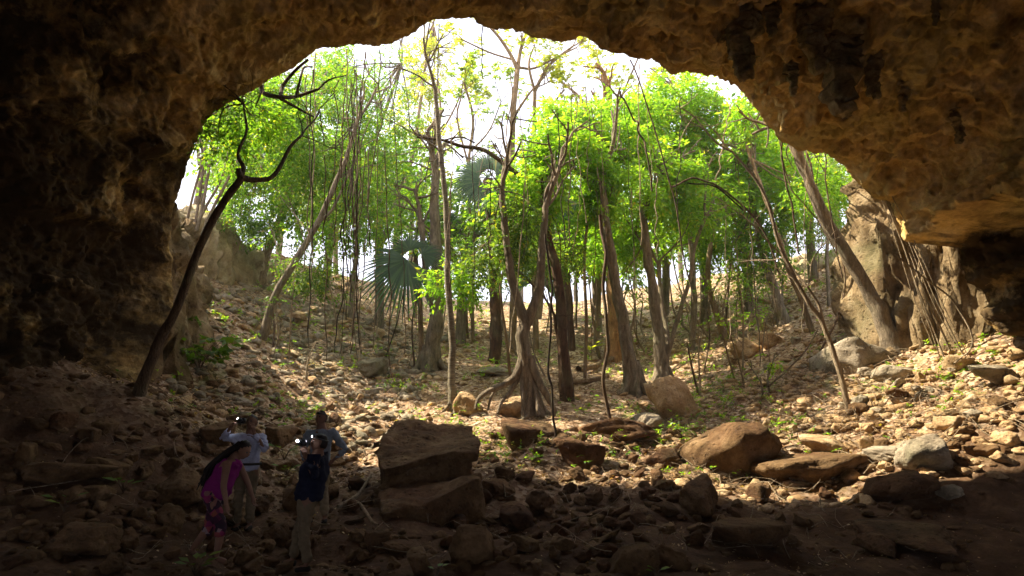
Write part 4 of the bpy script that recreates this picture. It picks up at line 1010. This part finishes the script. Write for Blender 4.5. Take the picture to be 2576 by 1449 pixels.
mb = litter(26000, lambda r: (r.uniform(-12, 13), 13+r.rand()**1.4*26), 63)
tag(build(mb, 'leaf_litter', M['litter'], smooth=False), 'brown fallen leaves lying over the forest floor', kind='stuff')
mb = litter(500, lambda r: (r.uniform(0, 9), r.uniform(7.5, 13)), 64, .02, .06)
tag(build(mb, 'leaf_litter', M['litter'], smooth=False), 'small dry leaves on the dirt inside the cave mouth', kind='stuff')
def sticks(n, region, seed, lo, hi, w):
    r = np.random.RandomState(seed); mb = MB()
    for k in range(n):
        x, y = region(r); a = r.uniform(0, 3.14); L = r.uniform(lo, hi); c = np.array([math.cos(a), math.sin(a)])
        p = []
        for t in (-.5, -.15, .2, .5):
            q = np.array([x, y])+c*L*t+r.normal(0, .03, 2); p.append(np.array([q[0], q[1], 0]))
        P_ = np.array(p); P_[:, 2] = H(P_[:, 0], P_[:, 1])+r.uniform(.02, .22, 4)
        rr = w*r.uniform(.5, 1.4); tube(mb, P_, np.array([1, .9, .7, .4])*rr, 5, 2)
    return mb
mb = sticks(520, lambda r: (r.uniform(3.2, 9.5), r.uniform(12.8, 18.5)), 65, .3, 1.1, .007)
tag(build(mb, 'dry_twigs', M['twig']), 'dry pale twigs scattered over the sunlit rubble', kind='stuff')
mb = sticks(420, lambda r: (r.uniform(-9, 3.5), r.uniform(12.8, 21)), 66, .3, .9, .007)
tag(build(mb, 'dry_twigs', M['bark_tan']), 'thin fallen twigs across the shaded forest floor', kind='stuff')
mb = litter(900, lambda r: (r.uniform(-8, 6), r.uniform(8, 14)), 67, .02, .07)
tag(build(mb, 'leaf_litter', M['litter'], smooth=False), 'scattered dry leaves between the brown stones', kind='stuff')
mb = sticks(160, lambda r: (r.uniform(-7, 6), r.uniform(9, 13.5)), 68, .2, .8, .006)
tag(build(mb, 'dry_twigs', M['twig']), 'pale dead twigs lying among the brown stones', kind='stuff')
def log(pix, w, mat, label, lift=.0, name='fallen_log'):
    pts = [GROUND(*q) for q in pix]; s = pts[0][1]/F
    mb = MB(); tube(mb, [p+np.array([0, 0, w*.4*s+lift]) for p in pts], [w*.5*s, w*.48*s, w*.36*s][:len(pts)] if len(pts) <= 3 else np.linspace(w*.5, w*.3, len(pts))*s, 12, 6, .2, .04, int(pix[0][0]))
    return tag(build(mb, name, M[mat], loc=tuple(pts[0])), label, 'log' if name == 'fallen_log' else 'branch')
log([(1440, 966), (1490, 962), (1530, 950)], 13, 'bark_tan', 'fallen log across the path left of the fluted trunk')
log([(1455, 938), (1500, 928), (1545, 905)], 17, 'bark_tan', 'upper fallen log lying against the orange trunk')
log([(870, 1275), (905, 1290), (935, 1335), (950, 1345)], 9, 'bark_tan', 'bare curved stick left of the slab foot', .1, 'fallen_branch')
log([(850, 1300), (900, 1270), (932, 1215)], 10, 'root', 'pale bare stick leaning towards the slab from the left', .12, 'fallen_branch')
log([(1935, 1000), (1980, 960), (2030, 905), (2060, 850)], 5, 'vine', 'bent brown stick beside the large dark grey boulder', .25, 'fallen_branch')

# ------------------------------------------------------------------ people
skin = plain('skin', (.20, .105, .065), .6); hairm = plain('dark_hair', (.012, .008, .006), .5, var=.4)
white = plain('white_cloth', (.38, .41, .54)); khaki = plain('khaki_cloth', (.14, .105, .06)); navy = plain('navy_cloth', (.007, .009, .026)); navyl = plain('blue_cloth', (.05, .09, .22))
greyc = plain('grey_cloth', (.22, .26, .30)); magenta = plain('magenta_cloth', (.18, .009, .125)); darkc = plain('dark_cloth', (.03, .025, .02)); olive = plain('olive_cloth', (.22, .17, .10))
blackp = plain('black_plastic', (.01, .01, .012), .35, spec=.5); lamp = plain('lit_lens', (.85, .9, 1.), .3, 60, 0.)
def patt():
    m, nt, bs, out = nodes('patterned_leggings'); v = nt.nodes.new('ShaderNodeTexVoronoi'); v.inputs['Scale'].default_value = 14; nt.links.new(gpos(nt), v.inputs['Vector'])
    s = nt.nodes.new('ShaderNodeSeparateColor'); nt.links.new(v.outputs['Color'], s.inputs[0])
    c = ramp(nt, s.outputs[0], [(0, (.02, .01, .02)), (.45, (.05, .01, .03)), (.6, (.22, .02, .09)), (.8, (.22, .06, .03)), (1, (.22, .18, .2))]); nt.links.new(c, bs.inputs['Base Color']); bs.inputs['Roughness'].default_value = .8; return m
pattm = patt()
def skinned(chains, levels=1, wrinkle=0., seed=0):
    """chains: list of lists of (x,y,z,r); points that coincide are welded. returns verts, faces"""
    vs, rs_, es, key = [], [], [], {}
    def idx(q):
        k = (round(q[0], 3), round(q[1], 3), round(q[2], 3))
        if k not in key: key[k] = len(vs); vs.append(q[:3]); rs_.append(q[3:] if len(q) == 5 else (q[3], q[3]))
        return key[k]
    for c in chains:
        ii = [idx(q) for q in c]; es += [(a, b) for a, b in zip(ii, ii[1:])]
    me = bpy.data.meshes.new('tmp'); me.from_pydata(vs, es, []); o = bpy.data.objects.new('tmp', me); C.objects.link(o)
    md = o.modifiers.new('s', 'SKIN'); md.use_smooth_shade = True
    for i, r_ in enumerate(rs_):
        me.skin_vertices[0].data[i].radius = r_; me.skin_vertices[0].data[i].use_root = (i == 0)
    sd = o.modifiers.new('d', 'SUBSURF'); sd.levels = sd.render_levels = levels+1
    ev = o.evaluated_get(bpy.context.evaluated_depsgraph_get()); m2 = bpy.data.meshes.new_from_object(ev)
    v = np.array([q.co[:] for q in m2.vertices]); nn = np.array([q.normal[:] for q in m2.vertices]); f = [list(p.vertices) for p in m2.polygons]
    bpy.data.objects.remove(o)
    if wrinkle: v = v+nn*((fbm(v*np.array([9, 9, 5])+seed, seed, 3)+np.abs(fbm(v*np.array([7, 7, 14])+v[:, [2, 0, 1]]*6+seed, seed+5, 2))*1.3-.5)*wrinkle)[:, None]
    q4 = np.array([x for x in f if len(x) == 4]); q3 = [x for x in f if len(x) == 3]
    return v, q4, (np.array(q3) if q3 else None)
def hand(wr, d, curl, size=1.):
    """finger chains from the wrist point wr along direction d, palm facing curl"""
    d = nrm(np.array(d, float)); c = np.array(curl, float); c = nrm(c-d*np.dot(c, d)); s = np.cross(d, c)
    wr = np.array(wr); palm = wr+d*.075*size; ch = [[(*wr, .024), (*(wr+d*.045*size), .032), (*palm, .034)]]
    for k, (o, L) in enumerate(((-.027, .062), (-.009, .074), (.009, .070), (.027, .055))):
        b = palm+s*o+d*.012; m = b+d*L*.5*size+c*L*.15; t = m+d*L*.25*size+c*L*.45
        ch.append([(*palm, .034), (*b, .010), (*m, .009), (*t, .0075)])
    b = wr+d*.03*size-s*.034; t = b+d*.035-s*.012+c*.03
    ch.append([(*(wr+d*.045*size), .032), (*b, .012), (*t, .009)])
    return ch
def head_mesh(c, face, up=(0, 0, 1), s=1.):
    bm = bmesh.new(); bmesh.ops.create_uvsphere(bm, u_segments=36, v_segments=24, radius=1)
    v = np.array([x.co[:] for x in bm.verts]); f4 = np.array([[q.index for q in p.verts] for p in bm.faces if len(p.verts) == 4]); f3 = np.array([[q.index for q in p.verts] for p in bm.faces if len(p.verts) == 3]); bm.free()
    x, y, z = v[:, 0].copy(), v[:, 1].copy(), v[:, 2].copy()   # face towards -y
    r = np.ones(len(v))
    jaw = sstep(.1, -1, z) if False else np.clip(-z, 0, 1)
    X = x*.076*(1-.28*jaw**1.5); Yv = y*.095; Zv = z*.118
    fr = np.clip(-y, 0, 1)
    g = lambda cx, cz, sx, sz: np.exp(-((x-cx)/sx)**2-((z-cz)/sz)**2)*fr
    Yv += -.024*g(0, -.12, .14, .20)-.010*g(0, -.45, .3, .1)+.012*g(.36, .08, .2, .14)+.012*g(-.36, .08, .2, .14)-.008*g(0, .25, .6, .1)-.008*g(0, -.85, .3, .15)-.006*g(0, -.38, .22, .06)+.006*g(0, -.46, .3, .03)
    ear = np.exp(-((y-.05)/.18)**2-((z+.02)/.22)**2)*(np.abs(x) > .8); X += np.sign(x)*ear*.016
    p = np.stack([X, Yv, Zv], -1)*s
    fz = nrm(np.array(face, float)); upv = nrm(np.array(up, float)-fz*np.dot(up, fz)); rt = np.cross(-fz, upv)
    Rm = np.stack([rt, -fz, upv], -1)      # local x,y,z to world
    return p@Rm.T+np.array(c), f4, f3, Rm
def addsk(mb, q):
    n0 = mb.n; mb.v.append(q[0]); mb.f.append(q[1]+n0)
    if q[2] is not None: mb.f.append(q[2]+n0)
    mb.n += len(q[0])
def person(label, foot_px, Yd, J, mats, face, hair, extra=None, bulk=0, hands=((0, -1, 0), (0, -1, 0)), shoes=True, s=1.):
    """J: local joint positions in metres (x right, y away, z up) with the foot line at 0"""
    o3 = W(foot_px[0], foot_px[1], Yd); gz = H1(o3[0], Yd)+.02
    base = np.array([o3[0], Yd, gz]); e_ = None
    e = empty('person', base)
    T = {k: np.array(v, float)*s+base for k, v in J.items()}
    P5 = lambda k, r, r2=None: (*T[k], r*s, (r2 or r)*s)
    mid = lambda a, b, t=.5: T[a]*(1-t)+T[b]*t
    def q(v, r, r2=None): return (*v, r*s, (r2 or r)*s)
    def body(g, arms=True, full=True, toes=True):
        ch = [[P5('hip', .14+g, .11+g), q(mid('hip', 'chest'), .125+g, .10+g), P5('chest', .15+g, .115+g), P5('neck', .075+g*.5)]]
        if full: ch[0].append(P5('head', .06))
        return ch
    bm_ = MB(); ch = body(0)
    for sd in 'LR':
        ch.append([P5('chest', .15, .115), P5('sh'+sd, .062), q(mid('sh'+sd, 'el'+sd), .048), P5('el'+sd, .041), q(mid('el'+sd, 'wr'+sd), .036), P5('wr'+sd, .024)])
        ch.append([P5('hip', .14, .11), P5('hp'+sd, .092), q(mid('hp'+sd, 'kn'+sd), .076), P5('kn'+sd, .055), q(mid('kn'+sd, 'an'+sd, .35), .056), P5('an'+sd, .036), P5('to'+sd, .036, .026)])
    for sd, (hd, cu) in zip('LR', hands):
        hc = hand(T['wr'+sd], hd, cu); hc[0][0] = P5('wr'+sd, .024)[:5]; ch += hc
    addsk(bm_, skinned(ch))
    hv, f4, f3, Rm = head_mesh(T['head'], face, s=s); bm_.add(hv, f4); bm_.v[-1] = hv; bm_.f.append(f3+bm_.n-len(hv))
    build(bm_, 'body', skin, e)
    tr, sh = MB(), MB()
    tch = [[q(mid('hip', 'chest', .15), .152, .145), P5('hip', .165, .158)]]
    for sd in 'LR':
        an = mid('kn'+sd, 'an'+sd, mats.get('hem', .93))
        tch.append([P5('hip', .165, .158), P5('hp'+sd, .122), q(mid('hp'+sd, 'kn'+sd), .092), P5('kn'+sd, .076), q((T['kn'+sd]+an)/2, .072), q(an, .066)])
    addsk(tr, skinned(tch, 2, .014, 3)); build(tr, 'trousers' if 'hem' not in mats else 'leggings', mats['legs'], e)
    bk = bulk; hem = T['hip']-np.array([0, 0, .07+1.2*bk]); sch = [[q(hem, .162+bk, .15+bk), P5('hip', .160+bk, .150+bk), q(mid('hip', 'chest'), .150+bk, .142+bk), P5('chest', .176+bk*.6, .165+bk*.5), q(mid('chest', 'neck', .75), .095)]]
    sl_ = mats.get('sleeve', 1.)
    for sd in 'LR':
        c = [P5('chest', .176+bk*.6, .165+bk*.5), P5('sh'+sd, .082)]
        if sl_ > .4: c += [q(mid('sh'+sd, 'el'+sd), .064), P5('el'+sd, .057), q(mid('el'+sd, 'wr'+sd), .045), q(mid('el'+sd, 'wr'+sd, .88), .036)]
        sch.append(c)
    addsk(sh, skinned(sch, 2, .016, 8)); build(sh, mats.get('top', 'shirt'), mats['shirt'], e)
    if shoes:
        for sd in 'LR':
            m = MB(); d = T['to'+sd]-T['an'+sd]; d[2] = 0; d = nrm(d)
            a = T['an'+sd].copy(); a[2] = base[2]+(T['an'+sd][2]-base[2])*.6
            addsk(m, skinned([[q(a-d*.05-np.array([0, 0, .01]), .042), q(a+d*.04, .046, .04), q(a+d*.15-np.array([0, 0, .015]), .042, .03)]])); build(m, 'shoe', mats.get('shoe', darkc), e)
    # hair: cap over the skull
    hv2, f4, f3, _ = head_mesh(T['head'], face, s=s*1.07); loc = (hv2-T['head'])@Rm/s
    keep = (loc[:, 2] > .035+.9*np.clip(-loc[:, 1]-.03, 0, 1)) | (loc[:, 1] > .0)*(loc[:, 2] > -.05)
    hv2 = hv2+fbm(hv2*30, 5, 2)[:, None]*.006
    m = MB(); k4 = f4[keep[f4].all(1)]; k3 = f3[keep[f3].all(1)]; m.v.append(hv2); m.f.append(k4); m.n = len(hv2)
    if len(k3): m.f.append(k3)
    build(m, hair[0], hair[1], e)
    for sx in (-1, 1):
        m = MB(); bm2 = bmesh.new(); bmesh.ops.create_icosphere(bm2, subdivisions=2, radius=.011*s)
        v = np.array([x.co[:] for x in bm2.verts]); f = np.array([[a.index for a in p.verts] for p in bm2.faces]); bm2.free()
        m.add(v+T['head']+Rm@np.array([sx*.028, -.084, .009])*s, f); build(m, 'eye', blackp, e)
    tag(e, label, 'person'); return e, T, Rm
def box(c, sz, Rm=np.eye(3), r=.15):
    bm2 = bmesh.new(); bmesh.ops.create_cube(bm2, size=1); bmesh.ops.bevel(bm2, geom=bm2.edges[:], offset=.12, segments=2, affect='EDGES')
    v = np.array([x.co[:] for x in bm2.verts])*np.array(sz); fs = [[a.index for a in p.verts] for p in bm2.faces]; bm2.free(); return v@Rm.T+np.array(c), fs
def addpoly(mb, v, fs):
    for n in (3, 4):
        f = [x for x in fs if len(x) == n]
        if f: mb.f.append(np.array(f)+mb.n)
    for x in fs:
        if len(x) > 4: mb.f.append(np.array([x])+mb.n)
    mb.v.append(v); mb.n += len(v)
def cyl(c, ax, r, L, n=20):
    mb = MB(); ax = nrm(np.array(ax, float)); tube(mb, [c, c+ax*.001, c+ax*L, c+ax*(L+.001)], [r*.01, r, r, r*.01], n, 1, curve=False); return mb
def camera(c, look, label, light=True, lr=.014, fo=None):
    look = nrm(np.array(look, float)); sdv = nrm(np.cross(look, [0, 0, 1.])); up = np.cross(sdv, look); Rm = np.stack([sdv, look, up], -1)
    e = empty('camera', c); m = MB(); addpoly(m, *box(c, (.125, .05, .078), Rm)); build(m, 'camera_body', blackp, e, False)
    build(cyl(c+look*.02, look, .03, .055), 'lens_barrel', blackp, e)
    if light:
        lc = c+look*.028+sdv*.045+up*.022 if fo is None else c+np.array(fo)
        build(cyl(lc, look, lr, .012), 'flash', lamp, e)
    return tag(e, label, 'camera')
def headlamp(T, Rm, label, lit):
    c = T['head']+Rm@np.array([0, -.098, .06]); e = empty('headlamp', c); m = MB()
    a = np.linspace(0, 6.283, 24); pts = [T['head']+Rm@np.array([math.sin(t)*.083, -math.cos(t)*.101, .055]) for t in a]; tube(m, pts, np.full(24, .008), 6, 1, curve=False); build(m, 'strap', blackp, e)
    m = MB(); addpoly(m, *box(c, (.05, .03, .035), Rm)); build(m, 'lamp_housing', blackp, e, False)
    if lit: build(cyl(c+Rm@np.array([0, -.012, 0]), Rm@np.array([0, -1., 0.]), .013, .010), 'lens', lamp, e)
    return tag(e, label, 'headlamp')
# A man in navy, turned left, photographing upwards
J = dict(hip=(.0, 0, .90), chest=(.06, 0, 1.22), neck=(.09, 0, 1.40), head=(.10, 0, 1.53), shL=(.09, -.19, 1.33), shR=(.09, .18, 1.33), elL=(.16, -.32, 1.13), wrL=(-.02, -.16, 1.36), elR=(-.06, .25, 1.14), wrR=(-.06, .07, 1.38),
         hpL=(.0, -.10, .84), hpR=(-.02, .10, .84), knL=(.0, -.14, .46), knR=(-.14, .1, .46), anL=(.06, -.15, .07), anR=(-.2, .12, .08), toL=(-.06, -.20, .03), toR=(-.33, .1, .03))
eA, T, Rm = person('man in a dark navy jacket and khaki trousers holding up a lit camera', (768, 1440), 9.0, J, dict(legs=khaki, shirt=navy, top='jacket'), (-.93, -.25, .28), ('hair', hairm), bulk=.035, hands=(((-.35, .15, .9), (-.7, .6, 0)), ((-.3, -.2, .9), (-.7, -.6, 0))))
camera(T['head']+np.array([-.20, -.06, .01]), (-.55, -.75, .25), 'small camera with lit lamp held by the man in navy', lr=.015, fo=(-.04, -.075, .03))
headlamp(T, Rm, 'lit headlamp strapped on the forehead of the man in navy', True)
# B white shirted man facing us, arms raised
J = dict(hip=(.02, 0, .92), chest=(0, 0, 1.26), neck=(.01, 0, 1.45), head=(.02, -.02, 1.60), shL=(-.19, 0, 1.38), shR=(.19, 0, 1.37), elL=(-.40, -.10, 1.36), wrL=(-.24, -.22, 1.50), elR=(.30, -.16, 1.20), wrR=(.14, -.24, 1.46),
         hpL=(-.09, 0, .86), hpR=(.10, 0, .86), knL=(-.09, -.06, .48), knR=(.08, -.03, .48), anL=(-.10, 0, .07), anR=(.06, .05, .07), toL=(-.12, -.13, .03), toR=(.06, -.1, .03))
eB, T, Rm = person('man in a white long-sleeved shirt and khaki trousers raising a camera to his eyes', (613, 1345), 10.8, J, dict(legs=khaki, shirt=white), (-.1, -1, .22), ('hair', hairm), hands=(((.45, -.25, .6), (.6, .3, 0)), ((-.15, -.1, .95), (-.6, .5, 0))))
bt = MB(); a = np.linspace(0, 6.283, 28); tube(bt, [T['hip']+np.array([math.cos(t)*.168, math.sin(t)*.140, .06]) for t in a], np.full(28, .019), 8, 1, curve=False); build(bt, 'belt', darkc, eB)
camera(T['head']+np.array([-.09, -.17, .03]), (-.25, -1, .3), 'camera with lit flash held by the white-shirted man', lr=.015)
# C man behind, hand on hip
J = dict(hip=(.03, 0, .92), chest=(.02, 0, 1.26), neck=(.01, 0, 1.45), head=(.0, -.02, 1.60), shL=(-.19, 0, 1.38), shR=(.20, 0, 1.38), elL=(-.27, .02, 1.12), wrL=(-.20, -.12, .92), elR=(.40, .05, 1.12), wrR=(.22, -.03, .95),
         hpL=(-.09, 0, .86), hpR=(.10, 0, .86), knL=(-.09, -.03, .48), knR=(.10, -.03, .48), anL=(-.10, 0, .07), anR=(.12, .02, .07), toL=(-.12, -.13, .03), toR=(.14, -.1, .03))
eC, T, Rm = person('man in a grey-blue long-sleeved top standing behind with a hand on his hip', (795, 1338), 11.1, J, dict(legs=olive, shirt=greyc), (-.35, -1, .3), ('cap', darkc), hands=(((.2, -.3, -.8), (.6, .3, 0)), ((-.5, -.2, -.6), (-.4, .7, 0))))
headlamp(T, Rm, 'unlit headlamp on the cap of the man standing behind', False)
# D woman bending forward, walking right
J = dict(hip=(-.06, 0, .86), chest=(.08, 0, 1.14), neck=(.17, 0, 1.29), head=(.27, -.02, 1.38), shL=(.13, -.17, 1.22), shR=(.13, .16, 1.22), elL=(.13, -.23, .95), wrL=(.20, -.26, .72), elR=(.26, .2, .97), wrR=(.36, .16, .78),
         hpL=(-.07, -.10, .80), hpR=(-.07, .10, .80), knL=(.10, -.12, .45), knR=(-.14, .1, .42), anL=(.06, -.13, .07), anR=(-.36, .1, .12), toL=(.20, -.14, .03), toR=(-.26, .1, .03))
eD, T, Rm = person('long-haired woman in a magenta tank top and patterned leggings stooping to the right', (540, 1432), 9.1, J, dict(legs=pattm, shirt=magenta, sleeve=.2, top='tank_top', hem=.35), (.82, -.25, -.42), ('hair', hairm), bulk=.03, hands=(((.25, 0, -1), (.8, .2, 0)), ((.3, 0, -1), (.8, -.2, 0))), shoes=False)
m = MB(); rr = np.random.RandomState(4)
for k in range(46):
    a = rr.uniform(-1, 1); st = T['head']+np.array([-.05+rr.uniform(-.04, .05), a*.07, .07+rr.uniform(-.06, .04)])
    tube(m, [st, T['neck']+np.array([-.10, a*.11, .06+rr.uniform(-.03, .03)]), T['chest']+np.array([-.20+rr.uniform(-.05, .06), a*.15, .02]), T['chest']+np.array([-.27+rr.uniform(-.07, .07), a*.16, -.16+rr.uniform(-.1, .05)])], [.016, .018, .015, .004], 6, 4)
build(m, 'long_hair', hairm, eD)

# ------------------------------------------------------------------ labels for the many
ORD = ['', 'second ', 'third ', 'fourth ', 'fifth ', 'sixth ', 'seventh ', 'eighth ', 'ninth ', 'tenth ', 'eleventh ', 'twelfth ']
buck = {}
for o, head, px, py, grp in AUTO:
    best = min(LAND, key=lambda l: (l[0]-px)**2+((l[1]-py)*1.3)**2); dx, dy = px-best[0], py-best[1]
    v = 'above' if dy < -25 else 'below' if dy > 25 else ''; h = 'left' if dx < -35 else 'right' if dx > 35 else ''
    rel = (f'{v} and {h} of' if v and h else v or (h and h+' of') or 'beside')
    buck.setdefault((head, rel, best[2]), []).append((dx*dx+dy*dy, o, grp))
for (head, rel, nm), L in buck.items():
    L.sort(key=lambda q: q[0])
    for k, (_, o, grp) in enumerate(L):
        o['group'] = grp
        o['label'] = f'{head} {rel} {nm}' if len(L) == 1 else f'{head}, {(ORD[k] if k < 12 else "")}closest {rel} {nm}'.replace('above of', 'above')

# ------------------------------------------------------------------ light, sky, camera
sc = bpy.context.scene
SUN_DIR = nrm(np.array([.64, -.17, -.76]))       # direction the light travels
s = bpy.data.lights.new('sun', 'SUN'); s.energy = 5; s.angle = R(.5); s.color = (1, .89, .70)
so = bpy.data.objects.new('sun', s); C.objects.link(so); so.rotation_euler = Vector(SUN_DIR).to_track_quat('-Z', 'Y').to_euler()
w = bpy.data.worlds.new('World'); sc.world = w; w.use_nodes = True; nt = w.node_tree
bg = nt.nodes['Background']; sky = nt.nodes.new('ShaderNodeTexSky'); sky.sky_type = 'NISHITA'; sky.sun_disc = False
sky.sun_elevation = math.asin(-SUN_DIR[2]); sky.sun_rotation = math.atan2(-SUN_DIR[0], -SUN_DIR[1]); sky.air_density = 1.2; sky.dust_density = 4.; sky.altitude = 0
tc = nt.nodes.new('ShaderNodeTexCoord'); cl = noise(nt, mapv(nt, tc.outputs['Generated'], (2, 2, 5)), 1.6, 6, .6)
cf = ramp(nt, cl, [(.30, (.55, .55, .55)), (.5, (1, 1, 1))])
skc = mix(nt, cf, sky.outputs[0], (5.2, 5.25, 6.2))
nt.links.new(skc, bg.inputs[0]); bg.inputs[1].default_value = .12
cam = bpy.data.cameras.new('camera'); co = bpy.data.objects.new('scene_camera', cam); C.objects.link(co)
cam.sensor_width = 36; cam.lens = 36*F/2576; cam.clip_end = 2000; cam.clip_start = .05; co.rotation_euler = (R(90)+PITCH, 0, 0)
sc.camera = co
sc.view_settings.view_transform = 'Standard'; sc.view_settings.look = 'None'; sc.view_settings.gamma = 1; sc.view_settings.exposure = 1.72
sc.render.engine = 'CYCLES'; cy = sc.cycles; cy.use_denoising = True; cy.max_bounces = 7; cy.diffuse_bounces = 5; cy.glossy_bounces = 2; cy.transmission_bounces = 4
cy.sample_clamp_indirect = 4; cy.use_adaptive_sampling = False

# ------------------------------------------------------------------ air between the trees
m = bpy.data.materials.new('haze_air'); m.use_nodes = True; nt = m.node_tree; nt.nodes.clear()
out = nt.nodes.new('ShaderNodeOutputMaterial'); pv = nt.nodes.new('ShaderNodeVolumePrincipled'); pv.inputs['Color'].default_value = (.95, .96, .92, 1); pv.inputs['Density'].default_value = .0011; pv.inputs['Anisotropy'].default_value = .3
nt.links.new(pv.outputs[0], out.inputs['Volume'])
mb = MB(); x0, x1, y0, y1, z0, z1 = -70, 70, -30, 90, -8, 30
mb.add([(x0, y0, z0), (x1, y0, z0), (x1, y1, z0), (x0, y1, z0), (x0, y0, z1), (x1, y0, z1), (x1, y1, z1), (x0, y1, z1)], [[0, 3, 2, 1], [4, 5, 6, 7], [0, 1, 5, 4], [1, 2, 6, 5], [2, 3, 7, 6], [3, 0, 4, 7]])
tag(build(mb, 'haze', m, smooth=False), 'thin bright haze hanging in the clearing', kind='stuff')
